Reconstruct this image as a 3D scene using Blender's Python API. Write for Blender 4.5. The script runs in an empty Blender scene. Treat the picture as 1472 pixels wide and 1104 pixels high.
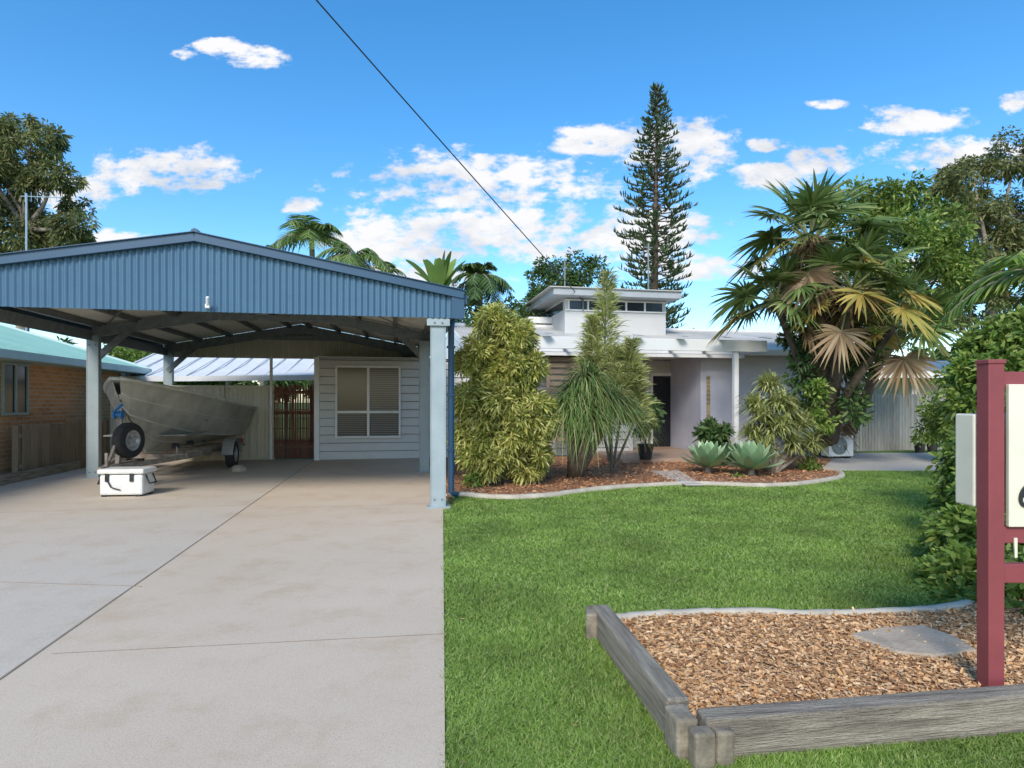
import bpy, math, random, numpy as np
from mathutils import Vector, Matrix
random.seed(7); rng=np.random.default_rng(7)
scene=bpy.context.scene
# ---------------------------------------------------------------- survey frame
F=860.;H=1.4;CX=736.;HY=578.
def S(px,py,Y): return Vector(((px-CX)/F*Y, Y, H+(HY-py)/F*Y))
def G(px,py,z=0.0):
    Y=F*(H-z)/(py-HY); return Vector(((px-CX)/F*Y,Y,z))
TH=math.radians(10.84)
R=Vector((math.cos(TH),math.sin(TH),0)); A=Vector((-math.sin(TH),math.cos(TH),0)); O=Vector((-.96,7.92,0))
UP=Vector((0,0,1))
def P(u,v,z=0.0): return O+R*u+A*v+UP*z
def US(px,v):
    b=O+A*v; k=(px-CX)/F
    return (k*b.y-b.x)/(R.x-k*R.y)
def smoothpts(pts,k=6):
    out=[]; n=len(pts)
    for i in range(n-1):
        p0,p1,p2,p3=pts[max(i-1,0)],pts[i],pts[i+1],pts[min(i+2,n-1)]
        for j in range(k):
            t=j/k; out.append(.5*((2*p1)+(p2-p0)*t+(2*p0-5*p1+4*p2-p3)*t*t+(3*p1-p0-3*p2+p3)*t**3))
    out.append(pts[-1]); return out
# ---------------------------------------------------------------- materials
def newmat(name):
    m=bpy.data.materials.new(name); m.use_nodes=True
    nt=m.node_tree; nt.nodes.clear()
    out=nt.nodes.new('ShaderNodeOutputMaterial'); b=nt.nodes.new('ShaderNodeBsdfPrincipled')
    nt.links.new(b.outputs[0],out.inputs[0]); return m,nt,b,out
def c4(c): return (c[0],c[1],c[2],1)
def mixc(nt,fac,a,b,mode='MIX'):
    n=nt.nodes.new('ShaderNodeMix'); n.data_type='RGBA'; n.blend_type=mode
    for s,v in ((0,fac),(6,a),(7,b)):
        if isinstance(v,(int,float)): n.inputs[s].default_value=v
        elif isinstance(v,tuple): n.inputs[s].default_value=c4(v)
        else: nt.links.new(v,n.inputs[s])
    return n.outputs[2]
def noise(nt,scale,detail=5,vec=None,rough=.6):
    n=nt.nodes.new('ShaderNodeTexNoise'); n.inputs['Scale'].default_value=scale; n.inputs['Detail'].default_value=detail
    n.inputs['Roughness'].default_value=rough
    if vec is None:
        vec=nt.nodes.new('ShaderNodeTexCoord').outputs['Object']
    nt.links.new(vec,n.inputs['Vector']); return n.outputs['Fac']
def ramp(nt,fac,stops):
    n=nt.nodes.new('ShaderNodeValToRGB'); e=n.color_ramp.elements
    while len(e)<len(stops): e.new(.5)
    for i,(p,c) in enumerate(stops):
        e[i].position=p; e[i].color=c4(c) if isinstance(c,tuple) else (c,c,c,1)
    nt.links.new(fac,n.inputs[0]); return n.outputs[0]
def bump(nt,b,h,strength,dist=.01):
    n=nt.nodes.new('ShaderNodeBump'); n.inputs['Strength'].default_value=strength; n.inputs['Distance'].default_value=dist
    nt.links.new(h,n.inputs['Height']); nt.links.new(n.outputs[0],b.inputs['Normal'])
def M(name,c1,c2=None,scale=4,rough=.7,bmp=0,bscale=60,metal=0,dist=.01,island=0,stretch=None,rotz=0):
    m,nt,b,o=newmat(name)
    c2=c2 or tuple(x*.78 for x in c1)
    vec=None
    if stretch:
        mp=nt.nodes.new('ShaderNodeMapping'); mp.vector_type='TEXTURE'; mp.inputs['Scale'].default_value=tuple(1/q for q in stretch)
        mp.inputs['Rotation'].default_value=(0,0,rotz)
        nt.links.new(nt.nodes.new('ShaderNodeTexCoord').outputs['Object'],mp.inputs[0]); vec=mp.outputs[0]
    f=noise(nt,scale,5,vec)
    f=ramp(nt,f,[(.32,0.),(.68,1.)])
    col=mixc(nt,f,c1,c2)
    if island:
        g=nt.nodes.new('ShaderNodeNewGeometry').outputs['Random Per Island']
        col=mixc(nt,island,col,mixc(nt,g,tuple(x*.45 for x in c1),tuple(min(1,x*1.35) for x in c1)))
    nt.links.new(col,b.inputs['Base Color']); b.inputs['Roughness'].default_value=rough; b.inputs['Metallic'].default_value=metal
    if bmp: bump(nt,b,noise(nt,bscale,3,vec),bmp,dist)
    return m
def leafmat(name,c1,c2,c3=None,trans=.3,pscale=1.2,rough=.5):
    m,nt,b,o=newmat(name)
    g=nt.nodes.new('ShaderNodeNewGeometry').outputs['Random Per Island']
    st=[(0,c1),(.7,c2)]+([(1.0,c3)] if c3 else [])
    col=ramp(nt,g,st)
    f=ramp(nt,noise(nt,pscale,2),[(.3,.68),(.7,1.2)])
    col=mixc(nt,1.0,col,f,'MULTIPLY')
    nt.links.new(col,b.inputs['Base Color']); b.inputs['Roughness'].default_value=rough
    b.inputs['Specular IOR Level'].default_value=.35
    t=nt.nodes.new('ShaderNodeBsdfTranslucent'); nt.links.new(col,t.inputs[0])
    mx=nt.nodes.new('ShaderNodeMixShader'); mx.inputs[0].default_value=trans
    nt.links.new(b.outputs[0],mx.inputs[1]); nt.links.new(t.outputs[0],mx.inputs[2]); nt.links.new(mx.outputs[0],o.inputs[0])
    return m
# ---------------------------------------------------------------- builders
def link(ob,parent=None):
    scene.collection.objects.link(ob)
    if parent:
        ob.parent=parent; ob.matrix_parent_inverse=Matrix.Translation(parent.location).inverted()
    return ob
def group(name,loc=(0,0,0)):
    e=bpy.data.objects.new(name,None); e.location=loc; e.empty_display_size=.2; scene.collection.objects.link(e); return e
class MB:
    def __init__(s): s.v=[]; s.f=[]
    def add(s,vs,fs):
        o=len(s.v); s.v+= [tuple(x) for x in vs]; s.f+=[tuple(i+o for i in f) for f in fs]; return s
    def box(s,c,size,ax=None,ay=None,az=None):
        ax=ax or R; az=az or UP; ay=ay or az.cross(ax); c=Vector(c)
        hx,hy,hz=size[0]/2,size[1]/2,size[2]/2
        vs=[c+ax*(hx*i)+ay*(hy*j)+az*(hz*k) for k in(-1,1) for j in(-1,1) for i in(-1,1)]
        return s.add(vs,[(0,2,3,1),(4,5,7,6),(0,1,5,4),(2,6,7,3),(0,4,6,2),(1,3,7,5)])
    def uv(s,u0,u1,v0,v1,z0,z1):
        return s.box(P((u0+u1)/2,(v0+v1)/2,(z0+z1)/2),(abs(u1-u0),abs(v1-v0),abs(z1-z0)))
    def beam(s,a,b,w,h,up=UP):
        a=Vector(a);b=Vector(b); d=(b-a); L=d.length; d.normalize()
        side=up.cross(d)
        if side.length<1e-4: side=R.copy()
        side.normalize(); n=d.cross(side)
        return s.box((a+b)/2,(L,w,h),d,side,n)
    def tube(s,pts,rad,seg=8,cap=True):
        pts=[Vector(p) for p in pts]; n=len(pts)
        if isinstance(rad,(int,float)): rad=[rad]*n
        vs=[];fs=[]
        pv=None
        for i,p in enumerate(pts):
            d=(pts[min(i+1,n-1)]-pts[max(i-1,0)]).normalized()
            if pv is None: pv=d.orthogonal().normalized()
            sd=(pv-d*pv.dot(d)).normalized(); pv=sd; t=d.cross(sd)
            for k in range(seg):
                a=2*math.pi*k/seg; vs.append(p+(sd*math.cos(a)+t*math.sin(a))*rad[i])
        for i in range(n-1):
            for k in range(seg):
                k2=(k+1)%seg; fs.append((i*seg+k,i*seg+k2,(i+1)*seg+k2,(i+1)*seg+k))
        if cap: fs.append(tuple(range(seg-1,-1,-1))); fs.append(tuple((n-1)*seg+k for k in range(seg)))
        return s.add(vs,fs)
    def rev(s,c,axis,prof,seg=24):
        c=Vector(c);axis=Vector(axis).normalized(); e1=axis.orthogonal().normalized(); e2=axis.cross(e1)
        vs=[];fs=[]; n=len(prof)
        for (r,x) in prof:
            for k in range(seg):
                a=2*math.pi*k/seg; vs.append(c+axis*x+(e1*math.cos(a)+e2*math.sin(a))*r)
        for i in range(n-1):
            for k in range(seg):
                k2=(k+1)%seg; fs.append((i*seg+k,i*seg+k2,(i+1)*seg+k2,(i+1)*seg+k))
        return s.add(vs,fs)
    def prism(s,poly,z0,z1):
        n=len(poly)
        vs=[(p[0],p[1],z0) for p in poly]+[(p[0],p[1],z1) for p in poly]
        fs=[tuple(range(n,2*n)),tuple(range(n-1,-1,-1))]+[(i,(i+1)%n,n+(i+1)%n,n+i) for i in range(n)]
        return s.add(vs,fs)
    def kerb(s,pts,w,h,z0):
        prof=[(-w/2,0),(-w/2,h*.6),(-w*.32,h*.92),(0,h),(w*.32,h*.92),(w/2,h*.6),(w/2,0)]
        vs=[];fs=[];n=len(pts);k=len(prof)
        for i,p in enumerate(pts):
            d=(pts[min(i+1,n-1)]-pts[max(i-1,0)]); d.z=0; d.normalize(); sd=UP.cross(d)
            jj=random.uniform(-.003,.003)
            for (a,b) in prof: vs.append(Vector((p.x,p.y,z0+b+jj))+sd*(a+jj))
        for i in range(n-1):
            for j in range(k-1): fs.append((i*k+j,(i+1)*k+j,(i+1)*k+j+1,i*k+j+1))
        fs.append(tuple(range(k))); fs.append(tuple((n-1)*k+j for j in range(k-1,-1,-1)))
        return s.add(vs,fs)
    def make(s,name,mat,parent=None,bevel=0,smooth=False,solid=0):
        me=bpy.data.meshes.new(name); me.from_pydata(s.v,[],s.f); me.update()
        ob=bpy.data.objects.new(name,me); me.materials.append(mat); link(ob,parent)
        if smooth:
            for p in me.polygons: p.use_smooth=True
        if solid:
            md=ob.modifiers.new('s','SOLIDIFY'); md.thickness=solid; md.offset=0
        if bevel:
            md=ob.modifiers.new('b','BEVEL'); md.width=bevel; md.segments=2; md.limit_method='ANGLE'
        return ob
def npmesh(name,V,Fc,mat,parent=None,smooth=False):
    me=bpy.data.meshes.new(name); k=Fc.shape[1]; n=len(Fc)
    me.vertices.add(len(V)); me.vertices.foreach_set('co',V.astype(np.float32).ravel())
    me.loops.add(n*k); me.loops.foreach_set('vertex_index',Fc.astype(np.int32).ravel())
    me.polygons.add(n); me.polygons.foreach_set('loop_start',np.arange(0,n*k,k,dtype=np.int32))
    me.update(calc_edges=True)
    me.materials.append(mat)
    ob=bpy.data.objects.new(name,me); return link(ob,parent)
def nrm(a): return a/np.maximum(np.linalg.norm(a,axis=-1,keepdims=True),1e-6)
class LV:
    def __init__(s): s.V=[];s.F=[];s.n=0
    def strips(s,base,dr,L,W,droop=.3,nseg=3,side=None,prof='leaf'):
        base=np.asarray(base,float).reshape(-1,3); N=len(base)
        dr=nrm(np.broadcast_to(np.asarray(dr,float),(N,3)))
        L=np.broadcast_to(L,(N,)).astype(float);W=np.broadcast_to(W,(N,)).astype(float);droop=np.broadcast_to(droop,(N,)).astype(float)
        t=np.linspace(0,1,nseg+1)
        pos=base[:,None]+dr[:,None]*(L[:,None]*t)[...,None]
        pos[...,2]-=droop[:,None]*L[:,None]*t**2
        if side is None: side=np.cross(dr,rng.normal(size=(N,3)))
        side=nrm(side)
        if prof=='leaf': w=np.sin(np.pi*(t*.88+.07))**.8
        elif prof=='agave': w=np.interp(t,[0,.5,.85,1],[.5,1,.55,.03])
        elif prof=='chip': w=np.ones_like(t)
        else: w=np.interp(t,[0,.15,.6,1],[.6,1,.75,.05])
        off=side[:,None]*(W[:,None]*w/2)[...,None]
        V=np.stack([pos-off,pos+off],2).reshape(-1,3)
        k=(nseg+1)*2
        b=np.arange(N)[:,None]*k+np.arange(nseg)[None]*2
        Fc=np.stack([b,b+1,b+3,b+2],-1).reshape(-1,4)+s.n
        s.V.append(V);s.F.append(Fc);s.n+=len(V); return s
    def make(s,name,mat,parent=None):
        return npmesh(name,np.concatenate(s.V),np.concatenate(s.F),mat,parent)
def ell(n,c,r,shell=.5):
    d=nrm(rng.normal(size=(n,3))); q=rng.uniform(shell,1,size=(n,1))**.6
    return np.asarray(c)+d*q*np.asarray(r), d
def foliage(lv,c,r,n,size,sub=18,subr=.38,droop=.2,aspect=.45,nseg=2,outward=.8,shell=.5,prof='leaf'):
    """leaf clumps spread through an ellipsoid"""
    r=np.asarray(r,float)*np.ones(3)
    sc,sd=ell(sub,c,r*.85,shell)
    idx=rng.integers(0,sub,n)
    sr=r.mean()*subr*rng.uniform(.6,1.25,(sub,1))
    d=nrm(rng.normal(size=(n,3)))
    pts=sc[idx]+d*sr[idx]*rng.uniform(.25,1,(n,1))
    pts[:,2]=np.maximum(pts[:,2],.03)
    dr=nrm(d*outward+rng.normal(size=(n,3))*.5+sd[idx]*.3)
    lv.strips(pts,dr,size*rng.uniform(.6,1.3,n),size*aspect*rng.uniform(.7,1.2,n),droop,nseg,prof=prof)
# ---------------------------------------------------------------- palette
def concrete(name,a,b):
    m,nt,bs,o=newmat(name)
    f=ramp(nt,noise(nt,.5,4),[(.3,0.),(.7,1.)]); col=mixc(nt,f,a,b)
    sp=ramp(nt,noise(nt,150,2,rough=.8),[(.3,.70),(.5,1.),(.75,1.07)])
    col=mixc(nt,.85,col,sp,'MULTIPLY')
    st=ramp(nt,noise(nt,2.1,6,rough=.72),[(.34,(.84,.75,.64)),(.5,(1.,1.,1.))]); col=mixc(nt,.5,col,st,'MULTIPLY')
    nt.links.new(col,bs.inputs['Base Color']); bs.inputs['Roughness'].default_value=.9
    bs.inputs['Specular IOR Level'].default_value=.25
    bump(nt,bs,noise(nt,200,2),.3,.004); return m
concR=concrete('driveway_concrete_warm',(.66,.53,.39),(.58,.46,.33))
concL=concrete('driveway_concrete_grey',(.61,.52,.41),(.55,.465,.36))
jointm=M('joint_dark',(.27,.20,.14),(.36,.28,.2),6,.95)
curbm=M('edging_concrete',(.56,.50,.39),(.38,.33,.26),5,.95,.6,90)
mulch=M('mulch_base',(.26,.12,.055),(.44,.25,.13),45,.95,.9,70,dist=.02)
gravel=M('gravel',(.60,.55,.48),(.40,.36,.31),70,.95,.8,90,dist=.015)
blue=M('blue_steel',(.060,.138,.215),(.052,.122,.195),2,.45)
dblue=M('blue_trim',(.03,.085,.15),(.026,.072,.13),2,.4)
post=M('post_paint',(.36,.42,.425),(.29,.35,.36),3,.55,.05)
galv=M('galvanised',(.22,.25,.25),(.14,.165,.17),9,.55)
zinc=M('roof_underside',(.74,.71,.62),(.64,.61,.53),1.5,.5)
white=M('white_paint',(.78,.77,.74),(.69,.68,.65),1.5,.6)
roofw=M('pale_metal_roof',(.56,.54,.49),(.43,.41,.37),1.2,.6)
clad=M('cladding_grey',(.60,.59,.565),(.54,.53,.51),1.4,.65,.1,200)
rend=M('render_lilac',(.58,.58,.65),(.49,.49,.56),1.5,.85,.5,110)
rend2=M('render_grey',(.46,.48,.53),(.38,.40,.45),1.3,.85,.3,110)
dark=M('dark_glass',(.012,.014,.016),(.02,.022,.025),2,.15)
blackp=M('black_plastic',(.02,.02,.022),(.03,.03,.03),6,.5)
cream=M('cream_steel',(.62,.55,.41),(.55,.48,.35),1,.55)
brown=M('bamboo_screen',(.19,.062,.035),(.08,.03,.02),14,.7,.4,60,island=.6)
greyw=M('weathered_timber',(.34,.325,.28),(.20,.19,.16),3,.9,.6,30,island=.35,stretch=(6,6,1))
brownw=M('brown_palings',(.34,.26,.17),(.19,.145,.09),3,.9,.6,30,island=.4,stretch=(6,6,1))
sleepA=M('sleeper_timber_front',(.42,.36,.27),(.15,.12,.09),1.6,.92,1.,9,dist=.015,stretch=(1.5,22,22),rotz=math.radians(8))
sleepB=M('sleeper_timber_side',(.42,.36,.27),(.17,.14,.10),1.6,.92,1.,9,dist=.015,stretch=(1.5,22,22),rotz=math.radians(-83))
sleepC=M('sleeper_end_grain',(.33,.28,.20),(.14,.115,.08),9,.95,1.,14,dist=.015)
maroon=M('maroon_paint',(.28,.06,.065),(.23,.05,.053),5,.55,.1,40)
creamp=M('cream_paint',(.80,.74,.58),(.71,.65,.50),4,.55)
teal=M('teal_roof',(.25,.47,.42),(.20,.39,.35),1.2,.5)
alum=M('aluminium_hull',(.50,.475,.40),(.32,.30,.25),2.8,.45,.2,40,metal=.1)
alumd=M('aluminium_inside',(.30,.29,.26),(.20,.19,.17),4,.6)
trail=M('trailer_galv',(.38,.33,.27),(.20,.135,.09),9,.6)
rubber=M('rubber',(.018,.018,.018),(.035,.033,.03),15,.85)
rim=M('wheel_rim',(.50,.49,.46),(.28,.26,.24),15,.4,metal=.3)
bark=M('bark',(.15,.11,.075),(.065,.046,.032),8,.95,.9,25,dist=.03,stretch=(1,1,.4))
barkg=M('bark_grey',(.32,.27,.21),(.17,.14,.11),6,.95,.8,25,dist=.03)
stone=M('flagstone',(.50,.40,.29),(.34,.27,.195),7,.95,.8,50)
tile=M('porch_tile',(.46,.32,.23),(.36,.24,.165),3,.5)
# ---------------------------------------------------------------- ground
def groundmat():
    m,nt,b,o=newmat('lawn_ground')
    f=ramp(nt,noise(nt,1.1,4),[(.3,0.),(.7,1.)]); c=mixc(nt,f,(.10,.175,.026),(.135,.22,.036))
    f2=ramp(nt,noise(nt,60,3),[(.3,.6),(.7,1.2)]); c=mixc(nt,1.,c,f2,'MULTIPLY')
    nt.links.new(c,b.inputs['Base Color']); b.inputs['Roughness'].default_value=.95
    bump(nt,b,noise(nt,90,2),.8,.02); return m
MB().add([(-900,-300,0),(900,-300,0),(900,1500,0),(-900,1500,0)],[(0,1,2,3)]).make('ground',groundmat())
dw=group('driveway',P(-3,-3))
def edgeX(Y): return -.256-.1166*(Y-2.29)
ujo=-2.5
e0=Vector((edgeX(-5),-5,0)); e1=Vector((edgeX(7.75),7.75,0))
MB().prism([P(ujo+.005,-13),e0,e1,P(.15,-.1),P(.15,6.98),P(ujo+.005,6.98)],-.1,.012).make('slab_right',concR,dw)
MB().prism([P(-7.0,-13),P(ujo-.005,-13),P(ujo-.005,7.3),P(-7.0,7.3)],-.1,.016).make('slab_left',concL,dw)
j=MB()
j.box(P(ujo,-2.8,.010),(.012,20.2,.012))
a,b=G(75,943,.0),G(642,914,.0); j.beam((a.x,a.y,.0095),(b.x,b.y,.0095),.008,.008)
a,b=G(-900,812,.0),G(203,846,.0); j.beam((a.x,a.y,.0135),(b.x,b.y,.0135),.008,.008)
j.box(P(-1.2,.3,.0095),(2.6,.008,.008)); j.box(P(-4.7,.6,.0135),(4.4,.008,.008))
j.make('expansion_joints',jointm,dw)
edge_px=[(640,716),(665,713),(700,716),(740,717),(790,714),(840,707),(890,702),(940,699),(990,697),(1040,698),(1090,700),(1140,698),(1180,693),(1208,687),(1205,680),(1180,676)]
edge=smoothpts([G(*p) for p in edge_px],5)
tail=[G(1215,677),G(1375,677)]
front=[Vector((.57,3.62,0)),Vector((.73,2.45,0)),Vector((2.22,2.64,0)),Vector((3.6,2.84,0))]
backcurb=smoothpts([G(884,889,.1),G(930,884,.1),G(1000,881,.1),G(1080,880,.1),G(1160,883,.1),G(1240,881,.1),G(1310,878,.1),G(1375,872,.1),G(1450,850,.1)],5)
bedpoly=[front[0],front[1],front[2],front[3],Vector((3.9,3.9,0))]+[Vector((p.x,p.y,0)) for p in backcurb[::-1]]
lawn=[Vector((edgeX(1.9),1.9,0)),Vector((4.2,1.9,0)),Vector((4.2,4.5,0)),Vector((6.5,8.5,0)),tail[1],tail[0]]+edge[::-1][1:]+[Vector((edgeX(7.75),7.75,0))]
def inpoly(x,y,poly):
    r=np.zeros(len(x),bool); n=len(poly)
    for i in range(n):
        x1,y1=poly[i][0],poly[i][1]; x2,y2=poly[(i+1)%n][0],poly[(i+1)%n][1]
        c=((y1>y)!=(y2>y))&(x<(x2-x1)*(y-y1)/((y2-y1) or 1e-9)+x1); r^=c
    return r
N=1300000
y=2.0*np.exp(rng.uniform(0,math.log(13/2.0),N)); x=rng.uniform(-1.4,9.2,N)
k=(x<y*.9+.3)&(x>-.2*y-.3)&(rng.uniform(0,1,N)<np.clip(2.2/y,0.25,1)**.6)
x=x[k];y=y[k]
wob=.012*np.sin(y*9)+.01*np.sin(y*23+1)
k=inpoly(x+wob,y,lawn)&~inpoly(x,y,bedpoly); x=x[k];y=y[k]
n=len(x); print('blades',n)
h=rng.uniform(.012,.028,n)*(1+.15*np.sin(x*3+y*2)); w=.0035*(1+y*.35)
ang=rng.uniform(0,6.283,n); ln=rng.normal(size=(n,2))*.020
V=np.zeros((n,3,3)); V[:,0,0]=x-np.cos(ang)*w/2;V[:,0,1]=y-np.sin(ang)*w/2
V[:,1,0]=x+np.cos(ang)*w/2;V[:,1,1]=y+np.sin(ang)*w/2
V[:,2,0]=x+ln[:,0];V[:,2,1]=y+ln[:,1];V[:,2,2]=h
grassm=leafmat('grass_blades',(.15,.26,.034),(.26,.40,.075),(.44,.48,.18),.2,1.3,.6)
npmesh('lawn_grass',V.reshape(-1,3),np.arange(n*3).reshape(-1,3),grassm)
gb=group('garden_bed',P(3,2))
bed=[G(640,716),*edge[1:],P(9.6,4.6),P(9.6,6.35),P(.2,6.95),P(.2,.2)]
MB().prism(bed,-.05,.03).make('mulch_surface',mulch,gb)
MB().kerb(edge,.11,.065,.0).make('concrete_edging',curbm,gb,smooth=True)
def chips(name,n,poly,z,mat,L,parent,xr,yr):
    x=rng.uniform(xr[0],xr[1],n*3);y=rng.uniform(yr[0],yr[1],n*3); k=inpoly(x,y,poly); x=x[k][:n];y=y[k][:n]; n=len(x)
    base=np.stack([x,y,np.full(n,z)+rng.uniform(0,.018,n)],1)
    dr=rng.normal(size=(n,3))*[1,1,.22]
    lv=LV(); sd=np.cross(nrm(dr),np.array([0,0,1.])+rng.normal(size=(n,3))*.45)
    lv.strips(base,dr,L*rng.uniform(.3,1.2,n),L*.40*rng.uniform(.3,1.3,n),0,1,side=sd,prof='chip')
    lv.make(name,mat,parent)
def chipmat(name,a,b,c):
    m,nt,bs,o=newmat(name); g=nt.nodes.new('ShaderNodeNewGeometry').outputs['Random Per Island']
    nt.links.new(ramp(nt,g,[(0,a),(.4,b),(1,c)]),bs.inputs['Base Color']); bs.inputs['Roughness'].default_value=.9; return m
chipN=chipmat('wood_chips',(.28,.125,.05),(.58,.32,.135),(.78,.53,.29))
chipR=chipmat('wood_chips_red',(.18,.065,.03),(.42,.18,.08),(.58,.34,.18))
chips('wood_chips_rear',16000,bed,.03,chipR,.06,gb,(-1.2,9.5),(8,14.5))
MB().prism([G(935,678,.035),G(985,697,.035),G(1010,697,.035),G(975,676,.035)],.02,.045).make('stepping_slab',gravel,gb,bevel=.01)
MB().prism([G(1180,676),*tail,G(1430,655),G(1400,652),P(11.6,6.3),P(9.6,6.3),P(9.6,4.9)],-.05,.018).make('gravel_path',gravel)
fb=group('sleeper_garden_bed',(2,3,0))
MB().prism([(p[0],p[1]) for p in bedpoly],-.05,.095).make('mulch_surface',mulch,fb)
chips('wood_chips',42000,bedpoly,.094,chipN,.028,fb,(.4,4.),(2.3,4.3))
# stray chips and leaves spilled on the lawn and drive
x=rng.uniform(-.6,4,220); y=rng.uniform(2.2,8,220); k=~inpoly(x,y,bedpoly); x=x[k];y=y[k]; n=len(x)
lv=LV(); lv.strips(np.stack([x,y,np.full(n,.026)],1),rng.normal(size=(n,3))*[1,1,.1],rng.uniform(.012,.03,n),.009,0,1,prof='leaf'); lv.make('fallen_leaves',chipN,None)
s=MB(); s.beam((.535,3.64,.080),(.690,2.48,.080),.10,.18); s.make('sleeper_left',sleepB,fb,bevel=.012)
s=MB(); s.beam((.75,2.375,.075),(3.5,2.765,.075),.10,.175); s.make('sleeper_front',sleepA,fb,bevel=.012)
XX=Vector((.99,.14,0))
s=MB(); s.box((.73,2.30,.062),(.085,.07,.16),XX); s.box((.815,2.315,.060),(.075,.06,.155),XX); s.box((.677,2.40,.072),(.09,.13,.175),XX); s.box((.48,3.60,.072),(.07,.16,.16),Vector((.99,-.13,0))); s.make('sleeper_stakes',sleepC,fb,bevel=.012)
MB().kerb(backcurb,.07,.05,.075).make('concrete_edging',curbm,fb,smooth=True)
st=[G(1222,912,.115),G(1265,903,.115),G(1325,899,.115),G(1372,915,.115),G(1405,935,.115),G(1345,943,.115),G(1290,938,.115)]
MB().prism([(p.x,p.y) for p in st],.08,.122).make('stepping_stone',stone,fb,bevel=.01)
# ---------------------------------------------------------------- carport
cp=group('carport',P(-3,4))
UC=-2.95;HW=3.2;EZ=2.82;RZ=3.40;VB=8.0;FZ=2.50
def roofz(u): return RZ-(RZ-EZ)*abs(u-UC)/HW
def gable(v,mat,name,amp=.009):
    mb=MB(); n=int(2*HW/.0127); vs=[];fs=[]
    for i in range(n+1):
        u=UC-HW+2*HW*i/n; off=amp*math.sin(2*math.pi*u/.0762*1.0)
        vs+= [P(u,v+off,FZ),P(u,v+off,roofz(u)-.02)]
    for i in range(n): fs.append((2*i,2*i+2,2*i+3,2*i+1))
    return mb.add(vs,fs).make(name,mat,cp,smooth=True)
gable(-.1,blue,'front_gable_cladding',.012); gable(VB,cream,'rear_gable_cladding')
vs=[];fs=[];n=int((VB+.2)/.0127)
for i in range(n+1):
    v=-.1+(VB+.2)*i/n; o=.009*math.sin(2*math.pi*v/.0762)
    for u in (UC-HW-.03,UC,UC+HW+.03): vs.append(P(u,v,roofz(u)+o))
for i in range(n):
    for q in (0,1): fs.append((3*i+q,3*i+q+1,3*i+3+q+1,3*i+3+q))
MB().add(vs,fs).make('roof_sheeting',zinc,cp,smooth=True)
t=MB()
for sgn in (-1,1):
    a=P(UC,-.14,RZ-.005); b=P(UC+sgn*(HW+.06),-.14,EZ-.015)
    t.beam(a,b,.06,.11)
    t.beam(P(UC,-.13,RZ+.05),P(UC+sgn*(HW+.06),-.13,EZ+.04),.13,.012)
    t.beam(P(UC+sgn*(HW+.06),-.1,EZ-.07),P(UC+sgn*(HW+.06),VB+.1,EZ-.07),.10,.12)
t.tube([P(UC,-.16,RZ+.05),P(UC,VB+.1,RZ+.05)],.05,8)
t.box(P(UC+HW-.02,-.135,EZ-.18),(.17,.03,.30)); t.box(P(UC-HW+.02,-.135,EZ-.18),(.17,.03,.30))
t.make('roof_trim',dblue,cp,bevel=.004)
t=MB(); t.tube([P(UC+HW+.0,.75,EZ-.12),P(UC+HW-.03,.75,EZ-.35),P(UC+HW-.03,.75,.1),P(UC+HW+.06,.7,.05)],.045,10); t.make('downpipe',dblue,cp,smooth=True)
t=MB(); [t.box(P(UC+HW-.03,.75,z),(.12,.10,.03)) for z in (.7,1.5,2.2)]; t.make('downpipe_straps',dblue,cp)
pp=MB()
def cpost(u,v,top):
    pp.uv(u-.1,u-.085,v-.06,v+.06,0,top);pp.uv(u+.085,u+.1,v-.06,v+.06,0,top);pp.uv(u-.085,u+.085,v-.055,v-.04,0,top)
    pp.uv(u-.15,u+.15,v-.11,v+.11,.012,.028)
for v in (0,4.1,7.4): cpost(-.02,v,2.50 if v==0 else 2.62)
cpost(UC-HW+.14,4.25,2.62);cpost(UC-HW+.14,7.9,2.62)
pp.uv(-.17,.13,-.09,-.062,2.40,2.495)
pp.make('posts',post,cp,bevel=.004)
g=MB()
for v in (0,4.25):
    for z in (.12,2.44):
        for du in (-.05,.05): g.rev(P((-.02 if v==0 else UC-HW+.14)+du,v-.092 if z>2 and v==0 else v-.056,z),-A,[(.001,.012),(.012,.012),(.014,0)],8)
g.make('bolts',galv,cp)
g=MB()
def frame(v):
    for sgn in (-1,1):
        ue=UC+sgn*(HW-.13)
        g.beam(P(UC,v,RZ-.16),P(ue,v,roofz(ue)-.16),.07,.2)
        g.beam(P(ue,v,2.15),P(ue-sgn*.6,v,roofz(ue-sgn*.6)-.22),.05,.12)
    g.beam(P(UC-.9,v,roofz(UC-.9)-.22),P(UC+.9,v,roofz(UC-.9)-.22),.05,.12)
for v in (4.25,7.85): frame(v)
for sgn in (-1,1):
    ue=UC+sgn*(HW-.13); g.beam(P(UC,.03,RZ-.14),P(ue,.03,roofz(ue)-.14),.07,.18)
    g.beam(P(UC+sgn*(HW-.1),-.02,EZ-.2),P(UC+sgn*(HW-.1),VB-.05,EZ-.2),.07,.18)
g.make('portal_frames',galv,cp,bevel=.004)
g=MB()
for d in (.25,.95,1.65,2.35,2.95):
    for sgn in (-1,1):
        u=UC+sgn*d; g.beam(P(u,-.05,roofz(u)-.055),P(u,VB,roofz(u)-.055),.06,.09)
for sgn in (-1,1):
    g.beam(P(UC+sgn*.3,.2,RZ-.11),P(UC+sgn*2.8,4.1,roofz(UC+2.8)-.11),.04,.006); g.beam(P(UC+sgn*2.8,.2,roofz(UC+2.8)-.112),P(UC+sgn*.3,4.1,RZ-.112),.04,.006)
g.make('purlins',M('purlin_dark',(.18,.19,.185),(.13,.14,.14),5,.6),cp)
g=MB(); g.box(P(UC+.15,-.16,2.56),(.05,.06,.05)); g.tube([P(UC+.15,-.17,2.56),P(UC+.17,-.24,2.66)],.02,8); g.make('sensor_light',white,cp,bevel=.005)
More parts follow.
